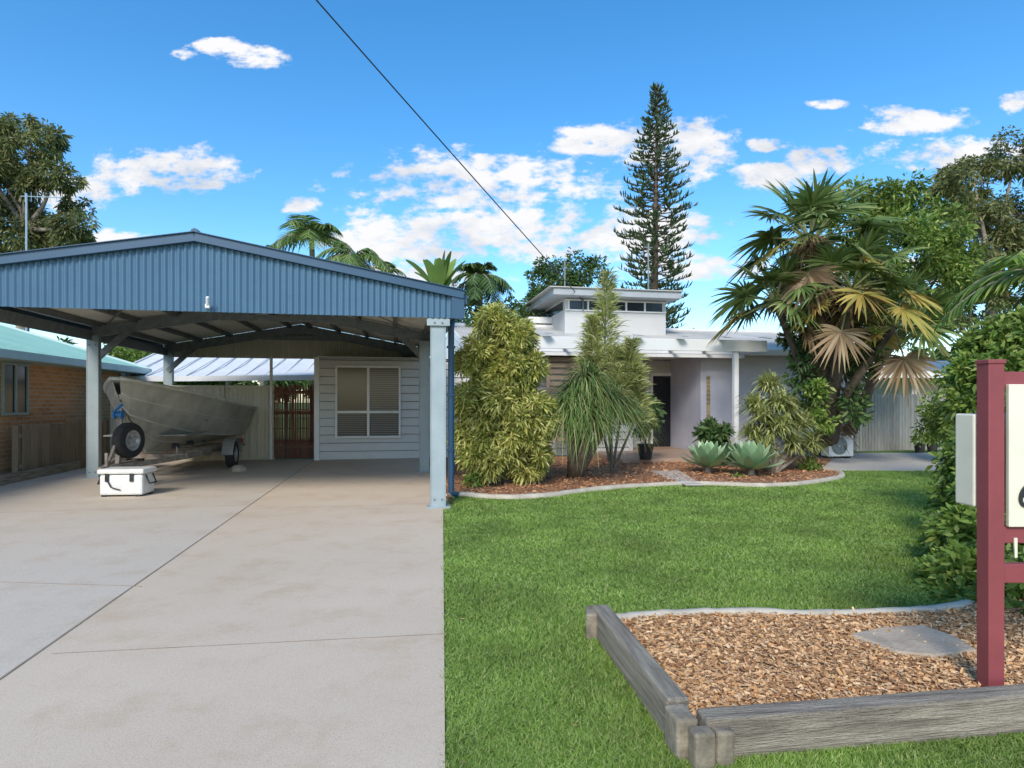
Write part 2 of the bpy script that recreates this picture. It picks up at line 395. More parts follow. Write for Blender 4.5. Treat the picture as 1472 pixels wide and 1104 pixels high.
# ---------------------------------------------------------------- house
ho=group('house',P(5,10))
def weather(name,u0,u1,v,z0,z1,step=.20,mat=clad):
    mb=MB(); z=z0
    while z<z1-.02:
        zt=min(z+step-.014,z1)
        vs=[P(u0,v-.040,z),P(u1,v-.040,z),P(u1,v-.010,zt),P(u0,v-.010,zt),P(u0,v+.1,z),P(u1,v+.1,z),P(u1,v+.1,zt),P(u0,v+.1,zt)]
        mb.add(vs,[(0,1,2,3),(0,4,5,1),(0,3,7,4),(1,5,6,2),(3,2,6,7)]); z+=step
    return mb.make(name,mat,ho)
weather('weatherboard_wall',-2.42,5.55,7.0,.02,2.46)
MB().uv(-2.42,5.55,7.11,13.8,0,2.455).make('wing_core',M('lap_shade_dark',(.2,.2,.19),(.15,.15,.14),3,.9),ho)  # core coloured dark to paint shadow lines in the weatherboard gaps
mb=MB(); mb.uv(-2.5,-2.38,6.94,7.08,0,2.47); mb.uv(-2.42,.9,6.9,14,2.47,2.49); mb.make('corner_trim',white,ho)
def window(name,u0,u1,v,z0,z1,par=ho):
    f=MB(); w=.05
    f.uv(u0,u1,v-.09,v-.042,z1-w,z1);f.uv(u0,u1,v-.09,v-.042,z0,z0+w)
    f.uv(u0,u0+w,v-.09,v-.042,z0+w,z1-w);f.uv(u1-w,u1,v-.09,v-.042,z0+w,z1-w)
    um=(u0+u1)/2; f.uv(um-.03,um+.03,v-.095,v-.042,z0+w,z1-w)
    zm=z0+(z1-z0)*.36; f.uv(u0+w,um-.03,v-.085,v-.042,zm-.03,zm+.03);f.uv(um+.03,u1-w,v-.085,v-.042,zm-.03,zm+.03)
    f.make(name+'_frame',white,par,bevel=.004)
    d=MB(); d.uv(u0+.01,u1-.01,v-.050,v-.044,z0+.01,z1-.01); d.make(name+'_glass',dark,par)
    s=MB(); z=z0+w+.01
    while z<z1-w:
        s.box(P((um+u1)/2,v-.058,z),((u1-um)-.1,.005,.016)); z+=.045
    for zz in np.arange(z0+w+.01,zm-.04,.045): s.box(P((um+u0)/2,v-.058,zz+.008),((um-u0)-.1,.004,.010))
    s.make(name+'_blinds',M('blind_slats',(.22,.22,.21),(.17,.17,.17),2,.6),par)
    s=MB()
    for i in range(-10,18):
        for sg in (1,-1):
            a0=u0+w; b0=um-.03; W=b0-a0; Hh=z1-w-zm-.03; p0=i*.11
            za=max(0,-p0) if sg>0 else max(0,p0-W); zb=min(Hh,W-p0) if sg>0 else min(Hh,p0)
            if zb-za>.03:
                s.beam(P(a0+p0+sg*za,v-.065,zm+.03+za),P(a0+p0+sg*zb,v-.065,zm+.03+zb),.003,.003,A)
    s.make(name+'_security_mesh',M('mesh_dark',(.03,.03,.035),(.02,.02,.025),2,.5),par)
window('window',US(482,6.95),US(576,6.95),7.0,.53,2.28)
mb=MB(); mb.uv(5.4,7.25,8.2,8.4,0,2.6); mb.uv(5.45,5.56,6.96,8.2,0,2.6); mb.make('porch_back_wall',clad,ho)
mb=MB(); mb.uv(7.2,7.32,6.4,8.2,0,2.62); mb.uv(7.32,11.7,6.4,6.55,0,2.62); mb.make('rendered_wall',rend,ho)
MB().uv(7.33,11.66,6.56,13.8,0,2.6).make('main_core',rend2,ho)
MB().uv(11.6,11.72,6.45,13.9,0,2.61).make('side_wall',rend2,ho)
ud0=US(937,8.2);ud1=US(961,8.2)
mb=MB(); mb.uv(ud0,ud1+.1,8.15,8.19,.12,2.15); mb.make('screen_door',dark,ho)
mb=MB(); mb.uv(ud0-.06,ud0,8.12,8.195,.12,2.21);mb.uv(ud0-.06,7.2,8.12,8.195,2.15,2.24); mb.make('door_frame',white,ho)
mb=MB(); mb.box(P(ud0+.09,8.12,1.1),(.03,.05,.16)); mb.make('door_handle',rim,ho)
mb=MB(); mb.uv(4.4,7.19,4.7,8.19,0,.12); mb.make('porch_floor',tile,ho,bevel=.01)
mb=MB()
for i in range(14): mb.uv(7.36,7.46,6.385,6.397,.55+i*.11,.64+i*.11)
mb.make('mosaic_strip',M('mosaic',(.45,.33,.15),(.30,.2,.1),30,.4,island=.7),ho)
sc=MB()
u0,u1=US(790,6.2),US(838,6.2)
for i in range(14): sc.uv(u0,u1,6.2,6.23,.45+i*.15,.55+i*.15)
sc.uv(u0-.08,u0,6.18,6.26,0,2.6);sc.uv(u1,u1+.08,6.18,6.26,0,2.6)
sc.make('slatted_screen',M('slat_timber',(.36,.27,.19),(.25,.18,.12),6,.7,island=.3),ho)
def roofsheet(name,quads,mat,par,th=.06):
    mb=MB()
    for q in quads: mb.add(q,[(0,1,2,3)])
    return mb.make(name,mat,par,solid=th)
ra,rb=1.0,12.2
vs=[];fs=[];n=int((rb-ra)/.1)
for i in range(n*4+1):
    u=ra+(rb-ra)*i/(n*4); o=[0,.03,.03,0][i%4]
    vs+=[P(u,5.95,2.70+o),P(u,10.4,3.72+o),P(u,14.6,2.72+o)]
for i in range(n*4):
    for q in (0,1): fs.append((3*i+q,3*i+3+q,3*i+4+q,3*i+q+1))
MB().add(vs,fs).make('main_roof',roofw,ho)
mb=MB(); mb.uv(ra,rb,5.84,5.95,2.60,2.74); mb.uv(ra,rb,5.95,14.5,2.625,2.64)
mb.beam(P(ra-.01,5.9,2.68),P(ra-.01,10.4,3.72),.04,.18);mb.beam(P(rb+.02,5.9,2.68),P(rb+.02,10.4,3.72),.04,.18)
mb.tube([P(ra,10.4,3.77),P(rb,10.4,3.77)],.07,8)
mb.make('fascia_gutter',white,ho,bevel=.005)
MB().add([P(rb,6,2.64),P(rb,14.5,2.64),P(rb,10.4,3.7),P(ra,6,2.64),P(ra,14.5,2.64),P(ra,10.4,3.7)],[(0,1,2),(3,5,4)]).make('gable_ends',white,ho)
cu0=US(812,9.0);cu1=US(957,9.0)
mb=MB(); mb.uv(cu0,cu1,9.0,13,3.0,4.47); mb.make('clerestory_walls',clad,ho)
mb=MB(); mb.uv(US(796,8.5),US(980,8.5),8.5,13.5,4.46,4.66); mb.make('clerestory_roof',M('fascia_grey',(.42,.44,.45),(.36,.38,.39),2,.6),ho,bevel=.01)
mb=MB(); mb.uv(US(790,8.45),US(983,8.45),8.44,13.55,4.66,4.69); mb.make('clerestory_capping',roofw,ho,bevel=.005)
mb=MB(); wd=MB()
nW=5; seg=(cu1-cu0-.2)/nW
for i in range(nW):
    a=cu0+.1+seg*i; wd.uv(a+.03,a+seg-.03,8.972,8.995,4.13,4.38)
    mb.uv(a-.015,a+.03,8.95,8.99,4.09,4.42)
mb.uv(cu0,cu1,8.955,8.992,4.385,4.42);mb.uv(cu0,cu1,8.955,8.992,4.09,4.125)
wd.make('clerestory_glass',dark,ho); mb.make('clerestory_frames',white,ho)
mb=MB(); mb.uv(cu0-.012,cu0-.002,9.2,12.5,4.13,4.38); mb.make('clerestory_side_glass',dark,ho)
mb=MB(); mb.uv(US(760,10.5),US(812,10.5),10.5,13,3.9,4.1); mb.uv(US(768,10.8),US(812,10.8),10.8,12.8,3.2,3.9); mb.make('rear_lightwell',white,ho,bevel=.01)
pg=group('pergola',P(5,5.5))
pu0,pu1=US(752,4.8),US(1102,4.8)
mb=MB(); mb.uv(pu0,pu1,4.78,4.83,2.58,2.85); mb.uv(pu0,pu1,5.7,5.75,2.50,2.58)
u=pu0+.3
while u<pu1:
    mb.uv(u-.022,u+.022,4.832,5.82,2.66,2.80); u+=.9
mb.uv(pu1-.045,pu1,4.84,6.35,2.61,2.81)
mb.make('beams_and_rafters',white,pg,bevel=.006)
mb=MB(); uc=US(1057,4.9); mb.uv(uc-.055,uc+.055,4.84,4.95,0,2.60); mb.make('column',white,pg,bevel=.006)
mb=MB(); u=pu0+.5
while u<pu1:
    mb.box(P(u,4.66,2.90),(.20,.26,.012),(R+A*.3).normalized(),None,(UP+R*.7).normalized()); u+=1.05
mb.make('rafter_brackets',M('bracket_grey',(.42,.43,.44),(.34,.35,.36),3,.5),pg)
ac=group('air_conditioner',P(10.6,5.9))
ua=US(1192,4.9)
mb=MB(); mb.uv(ua,ua+.68,4.9,5.2,.07,.58); mb.make('casing',white,ac,bevel=.015)
mb=MB(); mb.rev(P(ua+.28,4.89,.33),-A,[(.02,.01),(.20,.01),(.215,0)],24)
for r_ in (.07,.12,.16,.19): mb.rev(P(ua+.28,4.88,.33),-A,[(r_,.0),(r_+.012,.006),(r_+.02,0)],24)
mb.make('fan_grille',galv,ac); mb=MB(); mb.uv(ua+.05,ua+.12,4.92,5.18,.0,.07);mb.uv(ua+.55,ua+.62,4.92,5.18,.0,.07); mb.make('feet',blackp,ac)
E=S(838,432,17.6); Sx=S(463,0,9.0); d=Sx-E
pl=group('power_line',tuple(E))
pts=[]
for i in range(25):
    t_=i/24*2.2; p=E+d*t_; p.z-=.10*math.sin(math.pi*min(1,t_/2.2)); pts.append(p)
MB().tube(pts,.012,6).make('cable',blackp,pl,smooth=True)
mb=MB(); mb.tube([E-UP*.3,E+UP*.12],.02,8); mb.make('bracket',galv,pl)
mb=MB(); mb.tube([S(932,420,22)-UP*1,S(932,350,22)],.03,6); mb.tube([S(926,356,22),S(938,356,22)],.02,6); mb.make('antenna_mast',galv)
mb=MB(); mb.tube([S(812,420,24)-UP*3,S(812,372,24)],.03,6); mb.tube([S(804,386,24),S(822,386,24)],.012,6);mb.tube([S(806,378,24),S(820,378,24)],.012,6); mb.make('antenna_mast',galv)
mb=MB(); mb.tube([S(38,500,16),S(38,278,16)],.022,6); mb.tube([S(30,282,16),S(90,284,16)],.012,6)
for i in range(6): mb.tube([S(36+i*9,276,16),S(36+i*9,290,16)],.007,5)
mb.make('antenna_mast',M('antenna_blue',(.35,.45,.52),(.3,.4,.48),3,.4))
# ---------------------------------------------------------------- fences
cf=group('steel_fence',P(-4,7.6))
mb=MB(); ug0=US(395,7.45); a0=-7.1; n=int((ug0-a0)/.03); vs=[];fs=[]
for i in range(n+1):
    u=a0+(ug0-a0)*i/n; o=[0,0,.02,.02,.02,0][i%6]; vs+=[P(u,7.45+o,.03),P(u,7.45+o,1.76)]
for i in range(n): fs.append((2*i,2*i+2,2*i+3,2*i+1))
mb.add(vs,fs); mb.uv(a0,ug0,7.42,7.5,1.75,1.80); mb.uv(a0,ug0,7.42,7.5,.0,.05)
for u in (ug0-.06,ug0-1.2,ug0-3.5): mb.uv(u,u+.06,7.40,7.43,0,1.8)
mb.make('panels',cream,cf)
mb=MB(); mb.uv(ug0-.10,ug0-.04,7.36,7.42,0,2.5); mb.make('patio_post',white,cf)
gt=group('bamboo_gate',P(-2.8,7.3)); mb=MB(); u=ug0+.02
while u<-2.52:
    mb.tube([P(u,7.3+random.uniform(-.015,.015),.04),P(u+random.uniform(-.01,.01),7.3,1.80+random.uniform(-.04,.04))],random.uniform(.011,.016),5); u+=.028
mb.make('bamboo_canes',brown,gt)
mb=MB(); [mb.uv(ug0,-2.5,7.33,7.36,z,z+.08) for z in (.4,1.1,1.6)]; [mb.uv(ug0,-2.5,7.27,7.28,z,z+.025) for z in (.3,.75,1.2,1.6)]; mb.make('rails',M('rail_brown',(.22,.10,.065),(.14,.06,.04),8,.7),gt)
def paling(name,a,b,h,mat,w=.095,gap=.012):
    g_=group(name,tuple((a+b)/2)); mb=MB(); d=(b-a); L=d.length; d.normalize(); nn=UP.cross(d); x=0
    while x<L:
        hh=h+random.uniform(-.025,.025); mb.box(a+d*(x+w/2)+UP*(hh/2)+nn*random.uniform(-.004,.004),(w,.018,hh),d); x+=w+gap
    mb.make('palings',mat,g_)
    m2=MB()
    for z in (h*.22,h*.8): m2.beam(a+UP*z+nn*.04,b+UP*z+nn*.04,.04,.08)
    x=0
    while x<=L: m2.box(a+d*x+nn*.1+UP*h*.49,(.1,.1,h*.98),d); x+=2.4
    m2.make('rails_posts',mat,g_)
paling('paling_fence',P(11.75,6.9),P(US(1420,7.2),7.2),1.62,greyw)
paling('paling_fence',P(-7.35,4.6),P(-7.15,7.4),.98,brownw)
ls=MB(); ls.beam(P(-7.05,3.2,.09),P(-7.05,5.9,.09),.1,.18); ls.beam(P(-7.05,.5,.09),P(-7.05,3.17,.09),.1,.18); ls.make('sleeper_edging',sleepB,None,bevel=.01)
# ---------------------------------------------------------------- neighbours
nb=group('brick_house',P(-10,5))
def brickmat():
    m,nt,b,o=newmat('orange_brick')
    g=nt.nodes.new('ShaderNodeTexCoord').outputs['Object']
    dp=nt.nodes.new('ShaderNodeVectorMath'); dp.operation='DOT_PRODUCT'; nt.links.new(g,dp.inputs[0]); dp.inputs[1].default_value=tuple(A)
    dp2=nt.nodes.new('ShaderNodeVectorMath'); dp2.operation='DOT_PRODUCT'; nt.links.new(g,dp2.inputs[0]); dp2.inputs[1].default_value=tuple(R)
    ad=nt.nodes.new('ShaderNodeMath'); nt.links.new(dp.outputs['Value'],ad.inputs[0]); nt.links.new(dp2.outputs['Value'],ad.inputs[1])
    sx=nt.nodes.new('ShaderNodeSeparateXYZ'); nt.links.new(g,sx.inputs[0])
    cb=nt.nodes.new('ShaderNodeCombineXYZ'); nt.links.new(ad.outputs[0],cb.inputs[0]); nt.links.new(sx.outputs[2],cb.inputs[1])
    br=nt.nodes.new('ShaderNodeTexBrick'); nt.links.new(cb.outputs[0],br.inputs['Vector'])
    br.inputs['Scale'].default_value=1; br.inputs['Brick Width'].default_value=.24; br.inputs['Row Height'].default_value=.086; br.inputs['Mortar Size'].default_value=.007
    br.inputs['Color1'].default_value=(.72,.35,.15,1);br.inputs['Color2'].default_value=(.56,.25,.10,1);br.inputs['Mortar'].default_value=(.62,.52,.4,1)
    nt.links.new(br.outputs[0],b.inputs['Base Color']); b.inputs['Roughness'].default_value=.9; return m
NU=-7.75
mb=MB(); mb.uv(-14,NU,-2,9.6,0,2.3); mb.make('brick_walls',brickmat(),nb)
NE=2.28
roofsheet('roof',[[P(NU+.45,-2.5,NE),P(NU+.45,10.1,NE),P(-11,10.1,3.45),P(-11,-2.5,3.45)],[P(-11,-2.5,3.45),P(-11,10.1,3.45),P(-14.5,10.1,NE),P(-14.5,-2.5,NE)]],teal,nb,.05)
mb=MB()
for v in np.arange(-2.4,10.1,.25): mb.beam(P(NU+.45,v,NE+.035),P(-11,v,3.485),.03,.025)
mb.make('roof_ribs',teal,nb)
mb=MB(); mb.beam(P(NU+.5,-2.5,NE-.04),P(NU+.5,10.1,NE-.04),.12,.15); mb.beam(P(NU+.45,10.12,NE),P(-11,10.12,3.45),.04,.16); mb.uv(NU,NU+.44,-2.4,10,NE-.12,NE-.105); mb.make('gutter_fascia',M('pale_teal',(.55,.68,.63),(.47,.6,.55),2,.5),nb)
def VW(px,u):
    b=O+R*u; k_=(px-CX)/F; return (k_*b.y-b.x)/(A.x-k_*A.y)
v0,v1=VW(3,NU),VW(37,NU)
mb=MB(); mb.uv(NU-.02,NU+.012,v0,v1,1.2,2.12); mb.make('window_glass',dark,nb)
mb=MB()
for (a_,b_,c_,d_) in ((v0-.04,v1+.04,2.10,2.15),(v0-.04,v1+.04,1.15,1.2),(v0-.04,v0,1.2,2.1),(v1,v1+.04,1.2,2.1),((v0+v1)/2-.02,(v0+v1)/2+.02,1.2,2.1)): mb.uv(NU+.005,NU+.04,a_,b_,c_,d_)
mb.make('window_frame',M('frame_greengrey',(.35,.45,.42),(.3,.4,.37),2,.5),nb)
pr=group('patio_roof',P(-4,11))
roofsheet('sheets',[[P(-8.2,9.6,2.05),P(-2.3,9.0,2.12),P(-2.3,13,2.95),P(-8.2,13,2.95)]],white,pr,.04)
mb=MB(); mb.beam(P(-8.2,9.55,2.0),P(-2.3,8.95,2.07),.06,.14)
for i in range(12): mb.beam(P(-8.1+i*.5,9.55-.05*i,2.10),P(-8.1+i*.5,13,2.99),.04,.03)
[mb.uv(u,u+.09,9.7,9.79,0,2.0) for u in (-8,-5.2,-2.6)]
mb.make('frame',white,pr)
rn=group('neighbour_house',S(1310,578,24))
mb=MB(); a=S(1225,578,24);b=S(1420,578,24)
def bx(x0,x1,y0,y1,z0,z1,m=None): (m or mb).box(((x0+x1)/2,(y0+y1)/2,(z0+z1)/2),(x1-x0,y1-y0,z1-z0),Vector((1,0,0)))
bx(a.x+2.5,b.x+6,25,32,0,2.4); bx(a.x+.3,a.x+.5,24,24.2,0,2.5);bx(a.x+2.4,a.x+2.6,24,24.2,0,2.5)
mb.make('walls',M('neigh_wall',(.58,.54,.48),(.5,.47,.42),2,.8),rn)
roofsheet('roof',[[(a.x-.6,23.5,2.5),(b.x+7,23.5,2.4),(b.x+7,28,3.3),(a.x-.6,28,3.3)]],M('offwhite_roof',(.68,.63,.54),(.58,.53,.45),1,.6),rn,.08)
mb=MB(); bx(a.x-.6,b.x+7,23.35,23.5,2.35,2.6,mb); mb.make('fascia',white,rn)
# ---------------------------------------------------------------- boat on trailer
bt=group('boat_on_trailer',P(-4.9,5)); UB=-4.92;VBW=2.62;BL=4.6
def hull(t):
    bg=1.0*(1-(1-t)**3.2)+.06; bc=.80*(1-(1-min(1,t*1.02))**2.0)+.012
    zk=.50+(.80*(1-t/.20)**1.6 if t<.20 else 0.0); zc=max(zk+.03,.68+.56*(1-t)**2.6); zg=1.25+.52*(1-t)**1.5
    return bg,bc,zk,zc,zg
sec=[];ts=[0,.03,.07,.12,.18,.25,.33,.42,.52,.62,.72,.82,.91,1]
for t_ in ts:
    bg,bc,zk,zc,zg=hull(t_); zc=min(zc,zg-.12); zk=min(zk,zc-.02)
    sv=BL*t_
    def q(l,z,ex=0): return P(UB+l,VBW+sv+ex*(1-t_)**3,z)
    sec.append([q(-bg,zg,-.12),q(-(bg*.55+bc*.45),zc+(zg-zc)*.5,-.02),q(-bc,zc,.1),q(-bc*.5,(zk+zc)/2-.02,.25),q(0,zk,.42),q(bc*.5,(zk+zc)/2-.02,.25),q(bc,zc,.1),q((bg*.55+bc*.45),zc+(zg-zc)*.5,-.02),q(bg,zg,-.12)])
mb=MB(); vs=[p for s_ in sec for p in s_]; fs=[]
for i in range(len(ts)-1):
    for k_ in range(8): fs.append((i*9+k_,i*9+k_+1,(i+1)*9+k_+1,(i+1)*9+k_))
fs.append(tuple((len(ts)-1)*9+k_ for k_ in range(9)))
mb.add(vs,fs); mb.make('hull',alum,bt,solid=.02)
mb=MB()
for side in (0,8): mb.tube([s_[side]+UP*.01 for s_ in sec],.03,8)
mb.tube([sec[0][0],sec[0][8]],.03,8); mb.tube([sec[-1][0],sec[-1][8]],.03,8)
for side in (2,6): mb.tube([s_[side] for s_ in sec],.018,6)
for side in (1,7): mb.tube([s_[side] for s_ in sec],.014,6)
for side in (3,5): mb.tube([s_[side]-UP*.004 for s_ in sec],.012,6)
mb.tube([s_[4]-UP*.01 for s_ in sec],.022,6)
mb.make('gunwales_and_strakes',M('alum_trim',(.62,.60,.53),(.44,.42,.36),4,.45),bt,smooth=True)
mb=MB(); mb.uv(UB-.72,UB+.72,VBW+1.9,VBW+2.2,1.02,1.06);mb.uv(UB-.76,UB+.76,VBW+3.3,VBW+3.6,1.0,1.04); mb.uv(UB-.66,UB+.66,VBW+1.0,VBW+4.3,.80,.82); mb.make('thwarts_floor',alumd,bt)
fd=MB(); vs=[]
for i in range(6): vs+=[sec[i][0]-UP*.05,sec[i][8]-UP*.05]
fd.add(vs,[(2*i,2*i+1,2*i+3,2*i+2) for i in range(5)]); fd.make('foredeck',alumd,bt)
mb=MB(); mb.tube([P(UB-.35,VBW+.5,1.6),P(UB-.35,VBW+.5,1.74),P(UB+.35,VBW+.5,1.74),P(UB+.35,VBW+.5,1.6)],.014,8); mb.tube([P(UB+.35,VBW+BL-.15,1.2),P(UB+.35,VBW+BL-.15,1.5)],.02,6); mb.make('bow_rail',rim,bt,smooth=True)
mb=MB(); mb.uv(UB-.05,UB+.2,VBW+BL+.03,VBW+BL+.1,.7,1.25); mb.make('transom_pad',blackp,bt)
mb=MB()
for i in range(7):
    p=sec[9][7].lerp(sec[7][7],i/7)+R*.03+UP*.10; mb.box(p,(.006,.05,.07),R.lerp(-A,.12).normalized())
mb.make('registration_marks',blackp,bt)
mb=MB()
for sg in (-1,1):
    mb.beam(P(UB+sg*.55,VBW+1.3,.40),P(UB+sg*.62,VBW+4.4,.40),.05,.09); mb.beam(P(UB+sg*.04,VBW-.40,.38),P(UB+sg*.55,VBW+1.32,.398),.05,.085)
    mb.tube([P(UB+sg*.42,VBW+1.3,.43),P(UB+sg*.42,VBW+1.3,.58)],.02)
    mb.beam(P(UB+sg*.35,VBW+1.4,.55),P(UB+sg*.42,VBW+4.3,.56),.07,.03)
for v in (1.32,2.1,2.9,3.6,4.38): mb.beam(P(UB-.6,VBW+v,.42),P(UB+.6,VBW+v,.42),.05,.07)
mb.beam(P(UB-.86,VBW+3.0,.3),P(UB+.86,VBW+3.0,.3),.05,.05)
mb.beam(P(UB,VBW-.65,.38),P(UB,VBW+.6,.39),.06,.08)
mb.beam(P(UB,VBW-.05,.38),P(UB,VBW+.06,1.15),.06,.06); mb.beam(P(UB,VBW-.4,.41),P(UB,VBW+.03,.92),.04,.04)
mb.tube([P(UB+.0,VBW-.42,.62),P(UB,VBW-.42,.1)],.025,8); mb.uv(UB-.95,UB-.6,VBW+2.98,VBW+3.02,.3,.34)
mb.tube([P(UB-.7,VBW+4.45,.40),P(UB+.85,VBW+4.45,.40)],.03,6)
mb.make('trailer_frame',trail,bt,bevel=.004)
def arc(c,r,w,m):
    vs=[];fs=[]
    for i in range(13):
        a_=math.pi*(i/12); o=c+A*(math.cos(a_)*r)+UP*(math.sin(a_)*r*.9); vs+=[o-R*w/2,o+R*w/2]
    for i in range(12): fs.append((2*i,2*i+1,2*i+3,2*i+2))
    m.add(vs,fs)
def wheel(name,c,ax,r,w,par):
    a_=MB(); a_.rev(c,ax,[(r*.58,-w/2),(r*.8,-w/2),(r*.95,-w*.42),(r,-w*.25),(r,w*.25),(r*.95,w*.42),(r*.8,w/2),(r*.58,w/2),(r*.58,-w/2)],28); a_.make(name+'_tyre',rubber,par)
    b_=MB(); b_.rev(c,ax,[(0.001,w*.28),(r*.16,w*.32),(r*.2,w*.1),(r*.42,w*.12),(r*.5,w*.4),(r*.59,w*.45),(r*.59,-w*.45),(r*.5,-w*.4),(r*.4,-w*.1),(.001,-w*.1)],24); b_.make(name+'_rim',rim,par)
wheel('wheel_near',P(UB+.93,VBW+3.0,.29),R,.285,.17,bt); wheel('wheel_far',P(UB-.93,VBW+3.0,.29),R,.285,.17,bt)
wheel('spare_wheel',P(UB+.10,VBW+.10,.78),(R*.95-A*.30).normalized(),.29,.17,bt); wheel('jockey_wheel',P(UB,VBW-.42,.11),R,.09,.05,bt)
mb=MB(); arc(P(UB+.93,VBW+3.0,.31),.37,.22,mb); arc(P(UB-.93,VBW+3.0,.31),.37,.22,mb); mb.make('mudguards',alumd,bt,solid=.008)
mb=MB(); mb.rev(P(UB-.06,VBW-.02,1.2),R,[(.001,0),(.07,0),(.07,.02),(.035,.02),(.035,.1),(.07,.1),(.07,.12),(.001,.12)],16); mb.tube([P(UB+.02,VBW-.02,1.24),P(UB-.02,VBW-.14,1.24),P(UB+.05,VBW-.0,1.36)],.02,6)
mb.tube([P(UB-.5,VBW+3.9,.36),P(UB+.7,VBW+3.4,.34)],.025,6)
mb.make('winch',M('winch_blue',(.02,.20,.45),(.02,.15,.38),3,.5),bt)
mb=MB(); [mb.rev(P(UB+sg*.36,VBW+v,.59),R,[(.001,-.05),(.05,-.05),(.06,0),(.05,.05),(.001,.05)],14) for sg in(-1,1) for v in(1.4,2.2,3.0,3.8)]; mb.make('keel_rollers',blackp,bt)
mb=MB(); mb.uv(UB-.75,UB-.55,VBW+4.42,VBW+4.47,.44,.54);mb.uv(UB+.6,UB+.8,VBW+4.42,VBW+4.47,.44,.54); mb.make('tail_lights',M('red_lens',(.4,.02,.02),(.3,.02,.02),3,.3),bt)
cx=group('cooler_box',tuple(G(172,716)+Vector((0,.2,0)))); cc=G(172,716)+Vector((0,.18,0)); ax=Vector((.995,.09,0))
W_=M('cooler_white',(.80,.78,.72),(.70,.68,.63),5,.4,.05)
mb=MB(); mb.box(cc+UP*.19,(.60,.36,.30),ax); mb.make('body',W_,cx,bevel=.03)
mb=MB(); mb.box(cc+UP*.385,(.65,.41,.075),ax); mb.make('lid',W_,cx,bevel=.025)
mb=MB(); [mb.box(cc+ax*x_+Vector((0,-.185,.30)),(.05,.03,.12),ax) for x_ in(-.17,.17)]; [mb.box(cc+ax*x_+Vector((0,y_,.025)),(.06,.06,.05),ax) for x_ in(-.24,.24) for y_ in(-.13,.13)]
ay=UP.cross(ax)
for s_ in(-1,1): mb.tube([cc+ax*s_*.31-ay*.1+UP*.33,cc+ax*s_*.36-ay*.1+UP*.2,cc+ax*s_*.36+ay*.1+UP*.2,cc+ax*s_*.31+ay*.1+UP*.33],.012,6)
mb.tube([cc-ax*.2-ay*.2+UP*.3,cc-ax*.12-ay*.21+UP*.16,cc+ax*.0-ay*.2+UP*.12],.01,6)
mb.make('latches_handles',blackp,cx)
mb=MB(); c_=G(343,678); mb.rev(c_,UP,[(.16,0),(.15,.08),(.08,.13),(.001,.14)],7); mb.make('wheel_chock_rock',stone)
# ---------------------------------------------------------------- sign
sg_=group('house_sign',(2.15,2.72,0)); Y0=2.72; X0=2.175; PW=.072
X=Vector((1,0,0))
mb=MB(); mb.box((X0,Y0,.79),(PW,PW,1.57),X); mb.box((X0,Y0,1.582),(PW+.01,PW+.01,.02),X); mb.box((X0+.95,Y0,.79),(PW,PW,1.57),X); mb.box((X0+.95,Y0,1.582),(PW+.01,PW+.01,.02),X)
for z_,h_ in ((1.50,.075),(.80,.075),(.625,.085)): mb.box((X0+.475,Y0,z_),(.95-PW-.002,.04,h_),X)
mb.make('posts_and_rails',maroon,sg_,bevel=.004)
mb=MB(); mb.box((X0+.452,Y0-.03,1.16),(.80,.02,.64),X); mb.make('sign_panel',creamp,sg_,bevel=.003)
mb=MB(); mb.box((X0+.16,Y0+.105,1.13),(.40,.12,.43),X); mb.make('letterbox',creamp,sg_,bevel=.008)
mb=MB(); mb.box((X0+.16,Y0+.168,1.27),(.30,.006,.03),X); mb.make('letter_slot',blackp,sg_)
def digit(ch,loc,size,mat):
    cu=bpy.data.curves.new('numeral','FONT'); cu.body=ch; cu.size=size; cu.extrude=.003
    ob=bpy.data.objects.new('numeral_'+ch,cu); ob.location=loc; ob.rotation_euler=(math.pi/2,0,0); cu.materials.append(mat); link(ob,sg_); ob.matrix_parent_inverse=Matrix.Translation(sg_.location).inverted()
digit('16',(X0+.06,Y0-.026,.70),.13,creamp); digit('6',(X0+.085,Y0-.045,.93),.16,blackp)
# ---------------------------------------------------------------- vegetation
def trunk(name,pts,rad,mat,par,seg=10): return MB().tube(pts,rad,seg).make(name,mat,par,smooth=True)
def tree(name,base,fork,clumps,mat,barkm,nper,size,r0=.2,**kw):
    g_=group(name,tuple(base)); base=Vector(base);fork=Vector(fork); mb=MB()
    mb.tube([base,base.lerp(fork,.5)+Vector((random.uniform(-.1,.1),0,0)),fork],[r0,r0*.8,r0*.65],10)
    lv=LV()
    for c,r in clumps:
        c=Vector(c); m_=fork.lerp(c,.5)+Vector((random.uniform(-.2,.2),random.uniform(-.2,.2),-.1)); mb.tube([fork,m_,c],[r0*.5,r0*.3,r0*.1],7)
        rr=np.mean(r) if not isinstance(r,(int,float)) else r
        for i in range(4):
            d_=Vector(nrm(rng.normal(size=3))); mb.tube([c,c+d_*rr*.7],[r0*.12,r0*.03],5)
        foliage(lv,c,r,int(nper*max(.3,rr**2)),size,**kw)
    mb.make('trunk_limbs',barkm,g_,smooth=True); lv.make('crown_leaves',mat,g_); return g_
Lgum=leafmat('gum_leaves',(.095,.13,.04),(.22,.235,.08),(.36,.33,.15),.3,.5)
Ldk=leafmat('dark_leaves',(.04,.09,.022),(.10,.175,.05),(.20,.26,.09),.25,.8)
Lbr=leafmat('bright_leaves',(.085,.155,.025),(.20,.30,.05),(.40,.44,.12),.3,1.0)
Lyel=leafmat('golden_leaves',(.17,.23,.045),(.52,.50,.12),(.78,.73,.30),.25,2.2)
Lyg=leafmat('golden_strap_leaves',(.22,.28,.07),(.50,.50,.18),(.76,.72,.38),.25,2.)
Lpony=leafmat('strap_leaves',(.075,.15,.035),(.20,.28,.075),(.46,.44,.19),.25,2.)
